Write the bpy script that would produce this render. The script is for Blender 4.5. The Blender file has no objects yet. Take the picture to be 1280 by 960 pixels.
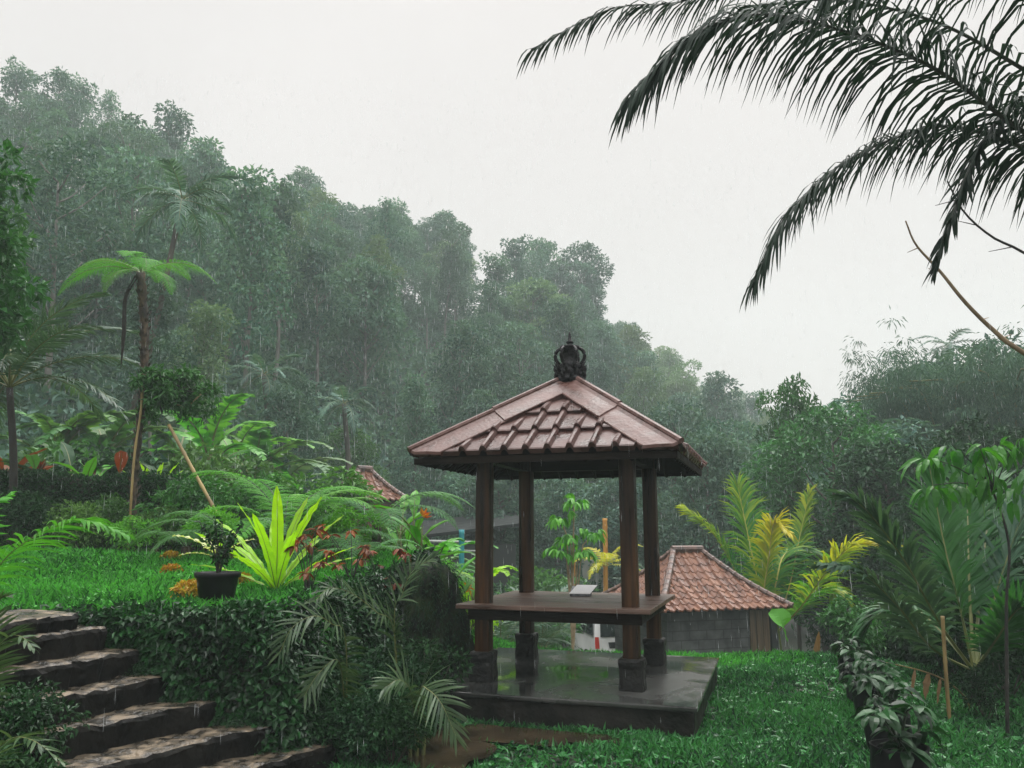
import bpy, math, random
import numpy as np
from mathutils import Vector, Matrix, Euler
R = math.radians
rng = np.random.default_rng(11)
random.seed(5)
sc = bpy.context.scene
COL = sc.collection
PITCH = 0.181
CAM = np.array([0.0, 0.0, 1.74])
cp, sp = math.cos(PITCH), math.sin(PITCH)

def at(px, py, Y):
    """point seen at photo pixel (1280 wide) at distance Y in front of the camera"""
    xr, yr = (px - 640) / 1000.0, (480 - py) / 1000.0
    d = np.array([xr, cp - yr * sp, sp + yr * cp])
    return CAM + d * (Y / d[1])

# ------------------------------------------------------------------ mesh helpers
def nrm(a):
    a = np.asarray(a, float)
    return a / np.maximum(np.linalg.norm(a, axis=-1, keepdims=True), 1e-9)

class MB:
    def __init__(s):
        s.V = []; s.F = []; s.M = []; s.A = []; s.n = 0
    def add(s, V, faces, mat=0, var=0.5):
        V = np.asarray(V, float).reshape(-1, 3)
        for F in (faces if isinstance(faces, (list, tuple)) else [faces]):
            F = np.asarray(F, int)
            if F.size == 0: continue
            s.F.append(F + s.n); s.M.append(np.full(len(F), mat))
        s.V.append(V)
        v = np.asarray(var, float)
        s.A.append(np.full(len(V), float(v)) if v.ndim == 0 else v.reshape(-1))
        s.n += len(V)
        return s
    def mesh(s, name, mats, smooth=False, origin=(0, 0, 0)):
        V = np.concatenate(s.V) - np.asarray(origin, float)
        me = bpy.data.meshes.new(name)
        me.vertices.add(len(V)); me.vertices.foreach_set('co', V.ravel())
        loops = np.concatenate([f.ravel() for f in s.F])
        tot = np.concatenate([np.full(len(f), f.shape[1]) for f in s.F])
        st = np.concatenate([[0], np.cumsum(tot)[:-1]])
        me.loops.add(len(loops)); me.loops.foreach_set('vertex_index', loops)
        me.polygons.add(len(tot)); me.polygons.foreach_set('loop_start', st)
        me.polygons.foreach_set('loop_total', tot)
        me.polygons.foreach_set('material_index', np.concatenate(s.M))
        me.polygons.foreach_set('use_smooth', np.full(len(tot), smooth))
        for m in (mats if isinstance(mats, (list, tuple)) else [mats]): me.materials.append(m)
        at_ = me.attributes.new('var', 'FLOAT', 'POINT'); at_.data.foreach_set('value', np.concatenate(s.A))
        me.update(calc_edges=True); me.validate()
        return me
    def build(s, name, mats, parent=None, smooth=False, origin=None):
        if origin is None: origin = tuple(parent.location) if parent else (0, 0, 0)
        return link(name, s.mesh(name, mats, smooth, origin), parent)

def link(name, me, parent=None, loc=(0, 0, 0), rot=(0, 0, 0), scale=(1, 1, 1)):
    o = bpy.data.objects.new(name, me); COL.objects.link(o)
    if parent: o.parent = parent
    o.location = loc; o.rotation_euler = rot; o.scale = scale
    return o

def tag(o, label=None, cat=None, group=None, kind=None):
    if label: o['label'] = label
    if cat: o['category'] = cat
    if group: o['group'] = group
    if kind: o['kind'] = kind
    return o

def thing(name, label, cat, loc=(0, 0, 0), group=None, rz=0, sc_=1.0):
    o = bpy.data.objects.new(name, None); COL.objects.link(o)
    o.empty_display_size = .1
    o.location = tuple(float(v) for v in loc); o.rotation_euler = (0, 0, rz); o.scale = (sc_,) * 3
    return tag(o, label, cat, group)

def copy_tree(o, parent=None):
    c = o.copy(); COL.objects.link(c); c.parent = parent
    for ch in list(o.children): copy_tree(ch, c)
    return c

def smooth(t):
    t = np.clip(t, 0, 1); return t * t * (3 - 2 * t)

def box(mb, lo, hi, mat=0, M=None, var=.5, jit=0):
    lo, hi = np.array(lo, float), np.array(hi, float)
    V = np.array([[(lo, hi)[i][0], (lo, hi)[j][1], (lo, hi)[k][2]] for k in (0, 1) for j in (0, 1) for i in (0, 1)])
    if jit: V = V + rng.uniform(-jit, jit, V.shape)
    if M is not None: V = xf(V, M)
    mb.add(V, np.array([[0, 2, 3, 1], [4, 5, 7, 6], [0, 1, 5, 4], [2, 6, 7, 3], [0, 4, 6, 2], [1, 3, 7, 5]]), mat, var)

def xf(V, M):
    M = np.array(M); return np.asarray(V) @ M[:3, :3].T + M[:3, 3]

def catmull(P, n):
    P = np.asarray(P, float)
    Q = np.vstack([2 * P[0] - P[1], P, 2 * P[-1] - P[-2]])
    d = np.concatenate([[0], np.cumsum(np.linalg.norm(np.diff(P, axis=0), axis=1))]); d /= d[-1]
    out = []
    for s in np.linspace(0, 1, n):
        i = min(np.searchsorted(d, s, side='right') - 1, len(P) - 2)
        t = (s - d[i]) / (d[i + 1] - d[i])
        a, b, c, e = Q[i], Q[i + 1], Q[i + 2], Q[i + 3]
        out.append(.5 * (2 * b + (c - a) * t + (2 * a - 5 * b + 4 * c - e) * t * t + (3 * b - a - 3 * c + e) * t ** 3))
    return np.array(out)

def frames(P):
    T = nrm(np.gradient(P, axis=0))
    up = np.array([0, 0, 1.0])
    S = np.cross(T, up)
    bad = np.linalg.norm(S, axis=1) < .12
    if bad.all(): S[:] = (1, 0, 0)
    elif bad.any():
        good = np.where(~bad)[0]
        for i in np.where(bad)[0]: S[i] = S[good[np.argmin(abs(good - i))]]
    S = nrm(S - (S * T).sum(1, keepdims=True) * T)
    return T, S, np.cross(S, T)

def tube(mb, P, r, sides=6, mat=0, var=.5, cap=True, flat=1.0):
    P = np.asarray(P, float); m = len(P)
    r = np.broadcast_to(np.asarray(r, float), (m,)) if np.ndim(r) == 0 or len(r) == m else np.interp(np.linspace(0, 1, m), np.linspace(0, 1, len(r)), r)
    T, S, U = frames(P)
    a = np.arange(sides) / sides * 2 * np.pi
    V = P[:, None] + r[:, None, None] * (np.cos(a)[None, :, None] * S[:, None] + flat * np.sin(a)[None, :, None] * U[:, None])
    i, j = np.meshgrid(np.arange(m - 1), np.arange(sides), indexing='ij'); i = i.ravel(); j = j.ravel(); k = (j + 1) % sides
    F = np.stack([i * sides + j, i * sides + k, (i + 1) * sides + k, (i + 1) * sides + j], 1)
    fs = [F]
    if cap: fs += [np.arange(sides)[None, ::-1], (np.arange(sides) + (m - 1) * sides)[None]]
    mb.add(V, fs, mat, var)

def lathe(mb, prof, sides=20, mat=0, cen=(0, 0, 0), var=.5, wob=None, capend=True):
    prof = np.asarray(prof, float); m = len(prof)
    a = np.arange(sides) / sides * 2 * np.pi
    rr = prof[:, 0][:, None] * np.ones(sides)
    if wob is not None: rr = rr * wob(a[None, :], prof[:, 1][:, None])
    V = np.stack([rr * np.cos(a), rr * np.sin(a), prof[:, 1][:, None] * np.ones(sides)], -1) + np.asarray(cen)
    i, j = np.meshgrid(np.arange(m - 1), np.arange(sides), indexing='ij'); i = i.ravel(); j = j.ravel(); k = (j + 1) % sides
    F = [np.stack([i * sides + j, i * sides + k, (i + 1) * sides + k, (i + 1) * sides + j], 1)]
    if capend: F += [np.arange(sides)[None, ::-1], (np.arange(sides) + (m - 1) * sides)[None]]
    mb.add(V, F, mat, var)

def leaves(mb, P, A, N, L, W, fold=.25, droop=.15, mat=0, var=None):
    """folded four-point leaves"""
    n = len(P); A = nrm(A); S = nrm(np.cross(A, N)); N = np.cross(S, A)
    L = np.broadcast_to(np.asarray(L, float), (n,))[:, None]; W = np.broadcast_to(np.asarray(W, float), (n,))[:, None]
    m = P + A * L * .42
    V = np.stack([P, m + S * W * .5 + N * W * fold, P + A * L - N * L * droop, m - S * W * .5 + N * W * fold], 1)
    b = np.arange(n)[:, None] * 4
    F = np.concatenate([b + [0, 1, 2], b + [0, 2, 3]])
    if var is None: var = rng.random(n)
    mb.add(V, F, mat, np.repeat(var, 4))

def ovals(mb, P, A, N, L, W, droop=.3, fold=.15, mat=0, var=None, prof=(.0, .85, 1., .62, 0.)):
    """better leaves for close plants: midrib and two halves, curved"""
    n = len(P); A = nrm(A); S = nrm(np.cross(A, N)); N = np.cross(S, A)
    L = np.broadcast_to(np.asarray(L, float), (n,))[:, None]; W = np.broadcast_to(np.asarray(W, float), (n,))[:, None]
    ts = [0, .22, .5, .8, 1.0]; rows = []
    for t, p in zip(ts, prof):
        c = P + A * L * (t - .12 * droop * t * t) - N * L * droop * t * t
        if p == 0: rows.append(c[:, None])
        else: rows.append(np.stack([c + S * W * .5 * p + N * W * fold * p, c, c - S * W * .5 * p + N * W * fold * p], 1))
    V = np.concatenate(rows, 1)      # 11 verts
    b = np.arange(n)[:, None] * 11
    T3 = np.concatenate([b + t for t in ([0, 1, 2], [0, 2, 3], [7, 10, 8], [8, 10, 9])])
    Q = np.concatenate([b + q for q in ([1, 4, 5, 2], [2, 5, 6, 3], [4, 7, 8, 5], [5, 8, 9, 6])])
    if var is None: var = rng.random(n)
    mb.add(V, [T3, Q], mat, np.repeat(var, 11))

def bigleaf(mb, P, width, prof, fold=.2, ripple=0., rf=20, mat=0, var=.5, roll=0., vein=None):
    """one broad leaf along a midrib path; prof = half width along it"""
    P = np.asarray(P, float); m = len(P); T, S, U = frames(P)
    if roll: S, U = S * math.cos(roll) + U * math.sin(roll), U * math.cos(roll) - S * math.sin(roll)
    w = np.interp(np.linspace(0, 1, m), np.linspace(0, 1, len(prof)), prof) * width / 2
    ph = rng.random() * 6
    cols = []
    for u in (-1, -.5, 0, .5, 1):
        rip = ripple * width * abs(u) * np.sin(np.arange(m) / m * rf + ph + u)
        cols.append(P + S * (w * u * (1 - .12 * abs(u)))[:, None] + U * (fold * abs(u) * w + rip)[:, None])
    V = np.stack(cols, 1)
    i, j = np.meshgrid(np.arange(m - 1), np.arange(4), indexing='ij'); i = i.ravel(); j = j.ravel()
    F = np.stack([i * 5 + j, i * 5 + j + 1, (i + 1) * 5 + j + 1, (i + 1) * 5 + j], 1)
    vv = np.full((m, 5), var)
    mb.add(V, F, mat, vv)

def arch(L, e0, e1, m=14, bend=1.0):
    t = np.linspace(0, 1, m); e = R(e0) + (R(e1) - R(e0)) * t ** bend
    st = np.stack([np.cos(e), np.zeros(m), np.sin(e)], 1) * L / (m - 1)
    return np.concatenate([[[0, 0, 0]], np.cumsum(st[:-1], 0)])

def frond(mb, P, n=50, L=.7, W=.04, a0=75, a1=22, droop=.8, s0=.15, seg=3, rr=.018, lift=.15, roll=0, prof=(.55, .9, 1, .95, .8, .5, .3), mats=(0, 1), jit=.12, vtip=0., vb=.5):
    """pinnate palm frond along path P: a rachis with leaflets on both sides"""
    P = np.asarray(P, float)
    D = catmull(P, 60) if len(P) < 40 else P
    T, S, U = frames(D)
    if roll: S, U = S * math.cos(roll) + U * math.sin(roll), U * math.cos(roll) - S * math.sin(roll)
    s = np.linspace(s0, .995, n); x = s * (len(D) - 1); i0 = np.minimum(x.astype(int), len(D) - 2); f = (x - i0)[:, None]
    g = lambda Z: Z[i0] * (1 - f) + Z[i0 + 1] * f
    for sd in (-1, 1):
        p, t, sv, u = g(D) + 0, nrm(g(T)), nrm(g(S)), nrm(g(U))
        p = p + t * rng.uniform(-.3, .3, (n, 1)) * np.linalg.norm(D[-1] - D[0]) / n
        q = (s - s0) / (1 - s0)
        a = (R(a0) + (R(a1) - R(a0)) * q)[:, None] + rng.normal(0, jit * .8, (n, 1))
        d0 = np.cos(a) * t + np.sin(a) * sd * sv + (lift + rng.normal(0, jit, (n, 1))) * u
        d0 = nrm(d0)
        ln = L * np.interp(q, np.linspace(0, 1, len(prof)), prof) * rng.uniform(.85, 1.1, n)
        dr = droop * rng.uniform(.7, 1.3, (n, 1))
        ws = [.7, 1, .75, .0] if seg == 3 else ([.8, 1., .85, .55, 0.] if seg == 4 else [.9, .9, 0.])
        pts = [p]; rows = []
        for k in range(seg + 1):
            d = nrm(d0 + dr * ((k + .35) / seg) * np.array([0, 0, -1.0]))
            w = nrm(t - (t * d).sum(1, keepdims=True) * d)
            hw = W * .5 * ws[k]
            rows.append(np.stack([pts[-1] - w * hw, pts[-1] + w * hw], 1))
            pts.append(pts[-1] + d * (ln / seg)[:, None])
        V = np.concatenate(rows, 1); m = 2 * (seg + 1)
        b = np.arange(n)[:, None] * m
        F = np.concatenate([b + [2 * k, 2 * k + 1, 2 * k + 3, 2 * k + 2] for k in range(seg)])
        va = np.clip(vb + rng.normal(0, .18, n) + vtip * (q - .5), 0, 1)
        mb.add(V, F, mats[0], np.repeat(va, m))
    tube(mb, D, np.linspace(rr, rr * .2, len(D)), 6, mats[1], .5, flat=.7)

def fern_frond(mb, P, n=24, L=.32, npin=16, pl=.035, s0=.16, droop=.35, rr=.008, mats=(0, 1), a0=80, a1=45, vb=.5):
    """bipinnate tree fern frond"""
    D = catmull(P, 50); T, S, U = frames(D)
    for sd in (-1, 1):
        for s in np.linspace(s0, .99, n):
            i = min(int(s * 49), 48); q = (s - s0) / (1 - s0)
            ln = L * (np.interp(q, [0, .15, .4, .7, 1], [.45, .8, 1, .72, .12])) * random.uniform(.9, 1.1)
            a = R(a0 + (a1 - a0) * q)
            d = math.cos(a) * T[i] + math.sin(a) * sd * S[i] + .12 * U[i]
            pts = [D[i]]
            K = 6
            for k in range(K):
                dd = nrm(d + np.array([0, 0, -1.]) * droop * (k / K)); pts.append(pts[-1] + dd * ln / K)
            pts = np.array(pts)
            tt = np.linspace(.05, 1, npin); x = tt * K; i0 = np.minimum(x.astype(int), K - 1); f = (x - i0)[:, None]
            pp = pts[i0] * (1 - f) + pts[i0 + 1] * f
            td = nrm(pts[i0 + 1] - pts[i0]); nn = np.tile(U[i], (npin, 1)); ss = nrm(np.cross(td, nn))
            sz = pl * np.interp(tt, [0, .3, .7, 1], [.8, 1, .8, .35]) * (.5 + .5 * ln / L)
            for s2 in (-1, 1):
                A = nrm(ss * s2 + td * .45 + rng.normal(0, .08, (npin, 3)) + np.array([0, 0, -.15]))
                leaves(mb, pp, A, nn, sz * 1.25, sz * .5, .1, .15, mats[0], np.clip(vb + rng.normal(0, .12, npin), 0, 1))
            tube(mb, pts, [.0025, .001], 3, mats[0], vb, cap=False)
    tube(mb, D, np.linspace(rr, rr * .25, len(D)), 6, mats[1], .5)

# ------------------------------------------------------------------ materials
def newmat(name):
    m = bpy.data.materials.new(name); m.use_nodes = True
    nt = m.node_tree; nt.nodes.clear()
    out = nt.nodes.new('ShaderNodeOutputMaterial')
    return m, nt, nt.nodes.new, nt.links.new, out

def leafmat(name, c1, c2, rough=.38, tr=.22, rnd=.25, spec=.28, tcol=None, tip=None):
    """leaf: two greens mixed by each leaf's own value; every object shifts a little; light passes through"""
    m, nt, N, Lk, out = newmat(name)
    a = N('ShaderNodeAttribute'); a.attribute_name = 'var'
    oi = N('ShaderNodeObjectInfo')
    mx = N('ShaderNodeMix'); mx.data_type = 'RGBA'; mx.inputs['A'].default_value = (*c1, 1); mx.inputs['B'].default_value = (*c2, 1)
    Lk(a.outputs['Fac'], mx.inputs['Factor'])
    hs = N('ShaderNodeHueSaturation')
    mr = N('ShaderNodeMapRange'); mr.inputs['To Min'].default_value = 1 - rnd; mr.inputs['To Max'].default_value = 1 + rnd
    Lk(oi.outputs['Random'], mr.inputs['Value']); Lk(mr.outputs['Result'], hs.inputs['Value'])
    mh = N('ShaderNodeMapRange'); mh.inputs['To Min'].default_value = .5 - rnd * .08; mh.inputs['To Max'].default_value = .5 + rnd * .06
    mm = N('ShaderNodeMath'); mm.operation = 'FRACT'; m2 = N('ShaderNodeMath'); m2.operation = 'MULTIPLY'; m2.inputs[1].default_value = 7.31
    Lk(oi.outputs['Random'], m2.inputs[0]); Lk(m2.outputs[0], mm.inputs[0]); Lk(mm.outputs[0], mh.inputs['Value']); Lk(mh.outputs['Result'], hs.inputs['Hue'])
    Lk(mx.outputs['Result'], hs.inputs['Color'])
    p = N('ShaderNodeBsdfPrincipled'); p.inputs['Roughness'].default_value = rough; p.inputs['Specular IOR Level'].default_value = spec
    Lk(hs.outputs['Color'], p.inputs['Base Color'])
    if tr:
        t = N('ShaderNodeBsdfTranslucent'); g = N('ShaderNodeMix'); g.data_type = 'RGBA'; g.blend_type = 'MULTIPLY'; g.inputs['Factor'].default_value = 1
        g.inputs['B'].default_value = (*(tcol or (1.5, 1.6, .7)), 1); Lk(hs.outputs['Color'], g.inputs['A']); Lk(g.outputs['Result'], t.inputs['Color'])
        ms = N('ShaderNodeMixShader'); ms.inputs[0].default_value = tr
        Lk(p.outputs[0], ms.inputs[1]); Lk(t.outputs[0], ms.inputs[2]); Lk(ms.outputs[0], out.inputs['Surface'])
    else: Lk(p.outputs[0], out.inputs['Surface'])
    return m

def noisemat(name, cols, scale=6., rough=(.5, .8), bump=.3, bscale=None, stretch=(1, 1, 1), detail=6, spec=.5, pos=(.35, .65), coord='Object', dist=.0, metallic=0):
    m, nt, N, Lk, out = newmat(name)
    tc = N('ShaderNodeTexCoord'); mp = N('ShaderNodeMapping'); mp.inputs['Scale'].default_value = stretch
    Lk(tc.outputs[coord], mp.inputs['Vector'])
    nz = N('ShaderNodeTexNoise'); nz.inputs['Scale'].default_value = scale; nz.inputs['Detail'].default_value = detail; nz.inputs['Distortion'].default_value = dist
    Lk(mp.outputs[0], nz.inputs['Vector'])
    cr = N('ShaderNodeValToRGB'); e = cr.color_ramp.elements
    e[0].position = pos[0]; e[0].color = (*cols[0], 1); e[1].position = pos[1]; e[1].color = (*cols[-1], 1)
    for i, c in enumerate(cols[1:-1]):
        x = e.new(pos[0] + (pos[1] - pos[0]) * (i + 1) / (len(cols) - 1)); x.color = (*c, 1)
    Lk(nz.outputs['Fac'], cr.inputs[0])
    p = N('ShaderNodeBsdfPrincipled'); Lk(cr.outputs[0], p.inputs['Base Color']); p.inputs['Specular IOR Level'].default_value = spec
    p.inputs['Metallic'].default_value = metallic
    n2 = N('ShaderNodeTexNoise'); n2.inputs['Scale'].default_value = (bscale or scale * 2.5); n2.inputs['Detail'].default_value = 8
    Lk(mp.outputs[0], n2.inputs['Vector'])
    mr = N('ShaderNodeMapRange'); mr.inputs['From Min'].default_value = .35; mr.inputs['From Max'].default_value = .65
    mr.inputs['To Min'].default_value = rough[0]; mr.inputs['To Max'].default_value = rough[1]
    Lk(nz.outputs['Fac'], mr.inputs['Value']); Lk(mr.outputs[0], p.inputs['Roughness'])
    if bump:
        b = N('ShaderNodeBump'); b.inputs['Strength'].default_value = bump; b.inputs['Distance'].default_value = .02
        Lk(n2.outputs['Fac'], b.inputs['Height']); Lk(b.outputs[0], p.inputs['Normal'])
    Lk(p.outputs[0], out.inputs['Surface'])
    return m

def plain(name, col, rough=.5, spec=.5, metallic=0, trans=0):
    m, nt, N, Lk, out = newmat(name)
    p = N('ShaderNodeBsdfPrincipled'); p.inputs['Base Color'].default_value = (*col, 1); p.inputs['Roughness'].default_value = rough
    p.inputs['Specular IOR Level'].default_value = spec; p.inputs['Metallic'].default_value = metallic; p.inputs['Transmission Weight'].default_value = trans
    Lk(p.outputs[0], out.inputs['Surface']); return m

def brickmat(name, c1, c2, mortar, scale, bw=.4, bh=.2, rough=.7, ms=.012):
    m, nt, N, Lk, out = newmat(name)
    tc = N('ShaderNodeTexCoord'); b = N('ShaderNodeTexBrick')
    # wall plane: use x+y for along, z for up
    sx = N('ShaderNodeSeparateXYZ'); Lk(tc.outputs['Object'], sx.inputs[0]); ad = N('ShaderNodeMath'); Lk(sx.outputs[0], ad.inputs[0]); Lk(sx.outputs[1], ad.inputs[1])
    cx = N('ShaderNodeCombineXYZ'); Lk(ad.outputs[0], cx.inputs[0]); Lk(sx.outputs[2], cx.inputs[1]); Lk(cx.outputs[0], b.inputs['Vector'])
    b.inputs['Color1'].default_value = (*c1, 1); b.inputs['Color2'].default_value = (*c2, 1); b.inputs['Mortar'].default_value = (*mortar, 1)
    b.inputs['Scale'].default_value = scale; b.inputs['Brick Width'].default_value = bw; b.inputs['Row Height'].default_value = bh; b.inputs['Mortar Size'].default_value = ms
    nz = N('ShaderNodeTexNoise'); nz.inputs['Scale'].default_value = 5; nz.inputs['Detail'].default_value = 8
    Lk(tc.outputs['Object'], nz.inputs['Vector'])
    mx = N('ShaderNodeMix'); mx.data_type = 'RGBA'; mx.blend_type = 'MULTIPLY'; mx.inputs['Factor'].default_value = .7
    cr = N('ShaderNodeValToRGB'); cr.color_ramp.elements[0].color = (.18, .19, .17, 1); cr.color_ramp.elements[0].position = .3; cr.color_ramp.elements[1].position = .7
    Lk(nz.outputs['Fac'], cr.inputs[0]); Lk(b.outputs['Color'], mx.inputs['A']); Lk(cr.outputs[0], mx.inputs['B'])
    p = N('ShaderNodeBsdfPrincipled'); Lk(mx.outputs['Result'], p.inputs['Base Color']); p.inputs['Roughness'].default_value = rough
    bp = N('ShaderNodeBump'); bp.inputs['Strength'].default_value = .5; bp.inputs['Distance'].default_value = .01; Lk(b.outputs['Fac'], bp.inputs['Height']); bp.invert = True
    Lk(bp.outputs[0], p.inputs['Normal']); Lk(p.outputs[0], out.inputs['Surface'])
    return m

M = {}
M['hill_leaf'] = leafmat('hill_leaf', (.036, .10, .078), (.125, .225, .168), .55, .18, .32, spec=.2)  # part of the haze is put into this colour: paler, more teal leaves
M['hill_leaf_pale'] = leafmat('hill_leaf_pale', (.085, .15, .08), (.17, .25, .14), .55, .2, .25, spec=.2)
M['bush_leaf'] = leafmat('bush_leaf', (.025, .085, .022), (.08, .21, .045), .38, .22, .3)
M['tree_leaf'] = leafmat('tree_leaf', (.018, .07, .022), (.05, .17, .045), .35, .2, .2)
M['dark_leaf'] = leafmat('dark_leaf', (.007, .028, .011), (.026, .08, .028), .5, .12, .2, spec=.14)  # dark greens; shrubs and trees labelled shaded carry their shade in this colour
M['bank_leaf'] = leafmat('bank_leaf', (.004, .018, .006), (.02, .085, .022), .34, .12, 0, spec=.28)  # base darkened: deep shadow on the bank is partly in the leaf colour
M['bright_leaf'] = leafmat('bright_leaf', (.04, .20, .02), (.11, .36, .03), .35, .3, .15)
M['lime'] = leafmat('lime', (.16, .38, .010), (.32, .55, .02), .35, .42, .08)
M['fern'] = leafmat('fern', (.06, .24, .03), (.14, .38, .05), .45, .3, .15)
M['fern_blue'] = leafmat('fern_blue', (.045, .17, .05), (.11, .28, .10), .45, .25, .15)
M['grass'] = leafmat('grass', (.005, .038, .014), (.06, .25, .07), .28, .22, 0, spec=.4)
M['grass_up'] = leafmat('grass_up', (.010, .075, .015), (.10, .41, .065), .35, .25, 0)
M['palm_near'] = leafmat('palm_near', (.008, .018, .014), (.025, .048, .03), .5, .2, .1, spec=.1, tcol=(1.2, 1.5, .9))
M['palm_young'] = leafmat('palm_young', (.03, .17, .015), (.42, .46, .02), .36, .3, .1)
M['palm_yellow'] = leafmat('palm_yellow', (.08, .26, .015), (.55, .47, .02), .36, .35, .05)
M['palm_dark'] = leafmat('palm_dark', (.014, .075, .02), (.04, .16, .04), .33, .22, .12)
M['palm_grey'] = leafmat('palm_grey', (.03, .075, .05), (.09, .16, .10), .3, .2, .12)
M['areca'] = leafmat('areca', (.007, .032, .010), (.075, .125, .055), .28, .22, .1)
M['red_leaf'] = leafmat('red_leaf', (.07, .02, .006), (.24, .075, .018), .45, .25, .15, tcol=(1.6, 1.0, .6))
M['orange_leaf'] = leafmat('orange_leaf', (.28, .10, .010), (.42, .38, .03), .45, .25, .1, tcol=(1.4, 1.1, .6))
M['sapling_leaf'] = leafmat('sapling_leaf', (.02, .11, .018), (.065, .24, .03), .35, .3, .1)
M['pale_leaf'] = leafmat('pale_leaf', (.40, .48, .16), (.62, .62, .36), .4, .3, .05)
M['dry_leaf'] = leafmat('dry_leaf', (.14, .085, .04), (.30, .20, .09), .6, .2, .1, tcol=(1.2, 1, .7))
M['yellow_flower'] = leafmat('yellow_flower', (.75, .45, .02), (.75, .12, .02), .4, .2, .0, tcol=(1.2, 1, .5))
M['rachis'] = noisemat('rachis', [(.08, .10, .03), (.16, .17, .05)], 8, (.35, .5), .1)
M['rachis_dark'] = noisemat('rachis_dark', [(.012, .018, .012), (.035, .045, .025)], 8, (.3, .5), .1)
M['rachis_yellow'] = noisemat('rachis_yellow', [(.30, .30, .06), (.42, .34, .07)], 8, (.35, .5), .1)
M['bark'] = noisemat('bark', [(.04, .033, .026), (.10, .085, .065)], 5, (.6, .85), .8, 18, (1, 1, .3))
M['bark_pale'] = noisemat('bark_pale', [(.09, .085, .075), (.20, .19, .17)], 3, (.6, .85), .5, 14, (1, 1, .4))
M['fern_trunk'] = noisemat('fern_trunk', [(.012, .009, .007), (.05, .035, .022), (.11, .075, .045)], 14, (.55, .85), 1., 40, (1, 1, .45))
M['dead'] = noisemat('dead', [(.008, .007, .006), (.03, .024, .018)], 12, (.6, .9), .6)
M['bamboo'] = noisemat('bamboo', [(.16, .11, .045), (.36, .26, .10)], 6, (.35, .55), .2, 20, (1, 1, .3))
M['bamboo_orange'] = noisemat('bamboo_orange', [(.40, .17, .02), (.55, .27, .04)], 6, (.35, .55), .2, 20, (1, 1, .3))
M['twig'] = noisemat('twig', [(.20, .14, .08), (.36, .27, .17)], 10, (.5, .7), .3)
M['twig_dark'] = noisemat('twig_dark', [(.012, .012, .012), (.04, .035, .03)], 10, (.5, .7), .3)
M['wood_post'] = noisemat('wood_post', [(.008, .004, .002), (.036, .016, .006), (.075, .034, .012)], 3.2, (.25, .5), .35, 18, (5, 5, .35), 8, spec=.25)
M['wood_deck'] = noisemat('wood_deck', [(.05, .028, .02), (.11, .066, .05), (.17, .11, .085)], 3.0, (.26, .46), .25, 16, (.35, 6, 6), 8)
M['wood_dark'] = noisemat('wood_dark', [(.007, .005, .004), (.014, .009, .006)], 4, (.5, .7), .3, 18, (.5, 4, 4), spec=.08)
M['stone_base'] = noisemat('stone_base', [(.012, .012, .012), (.022, .022, .020)], 7, (.28, .55), 1., 22, spec=.15)
M['finial'] = noisemat('finial', [(.004, .004, .005), (.014, .013, .014)], 12, (.22, .5), .6, 40, spec=.15)
M['roof_metal'] = noisemat('roof_metal', [(.03, .015, .012), (.072, .037, .032), (.115, .067, .060)], 5., (.2, .44), .3, 30, spec=.22, pos=(.3, .7), dist=.6, detail=10)
M['ridge_metal'] = noisemat('ridge_metal', [(.04, .018, .013), (.085, .042, .034), (.11, .058, .049), (.16, .098, .088)], 5., (.2, .44), .3, 30, spec=.22, pos=(.3, .7), dist=.6, detail=10)
M['clay_tile'] = noisemat('clay_tile', [(.085, .036, .022), (.14, .060, .036), (.19, .088, .052)], 4.5, (.25, .45), .3, 20, spec=.22)
M['clay_ridge'] = noisemat('clay_ridge', [(.05, .035, .03), (.15, .085, .065)], 6, (.3, .6), .4)
M['block_wall'] = brickmat('block_wall', (.075, .08, .082), (.10, .105, .106), (.05, .052, .052), 1, .42, .2, .7)
M['brick_red'] = brickmat('brick_red', (.16, .06, .035), (.24, .10, .06), (.09, .08, .07), 1, .22, .075, .7)
M['planks'] = noisemat('planks', [(.05, .032, .017), (.14, .095, .05)], 3, (.4, .65), .5, 16, (7, 7, .4))
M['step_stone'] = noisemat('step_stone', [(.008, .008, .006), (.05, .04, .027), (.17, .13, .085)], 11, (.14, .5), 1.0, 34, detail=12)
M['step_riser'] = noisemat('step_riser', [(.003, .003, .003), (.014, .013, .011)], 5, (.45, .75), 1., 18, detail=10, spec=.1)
M['mossy'] = noisemat('mossy', [(.008, .010, .008), (.02, .03, .014), (.03, .05, .018)], 9, (.6, .9), 1., 50, (1, 1, .4), spec=.1)
M['black_plastic'] = noisemat('black_plastic', [(.006, .006, .007), (.008, .008, .009)], 8, (.3, .5), .1, spec=.15)
M['soil'] = noisemat('soil', [(.012, .009, .006), (.04, .028, .018)], 14, (.6, .9), .8)
M['van_paint'] = noisemat('van_paint', [(.62, .63, .62), (.74, .74, .73)], 2, (.15, .25), 0)
M['glass_dark'] = plain('glass_dark', (.012, .016, .018), .05, .6)
M['red_lens'] = plain('red_lens', (.5, .03, .015), .15)
M['plate'] = plain('plate', (.02, .02, .022), .4)
M['rubber'] = plain('rubber', (.015, .015, .015), .7)
M['chrome'] = plain('chrome', (.25, .25, .26), .2, .5, 1)
M['blue_pipe'] = noisemat('blue_pipe', [(.02, .20, .24), (.04, .30, .34)], 6, (.35, .5), .1)
M['white_card'] = noisemat('white_card', [(.66, .66, .68), (.78, .78, .80)], 5, (.35, .5), 0)
M['grey_card'] = noisemat('grey_card', [(.05, .055, .065), (.22, .23, .26)], 30, (.4, .6), 0)
M['house_wall'] = noisemat('house_wall', [(.007, .009, .009), (.02, .024, .024)], 2.5, (.5, .8), .3, 12, (3, 3, .3))
M['house_roof'] = noisemat('house_roof', [(.007, .009, .009), (.018, .021, .021)], 3, (.5, .7), .3, spec=.1)
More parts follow.
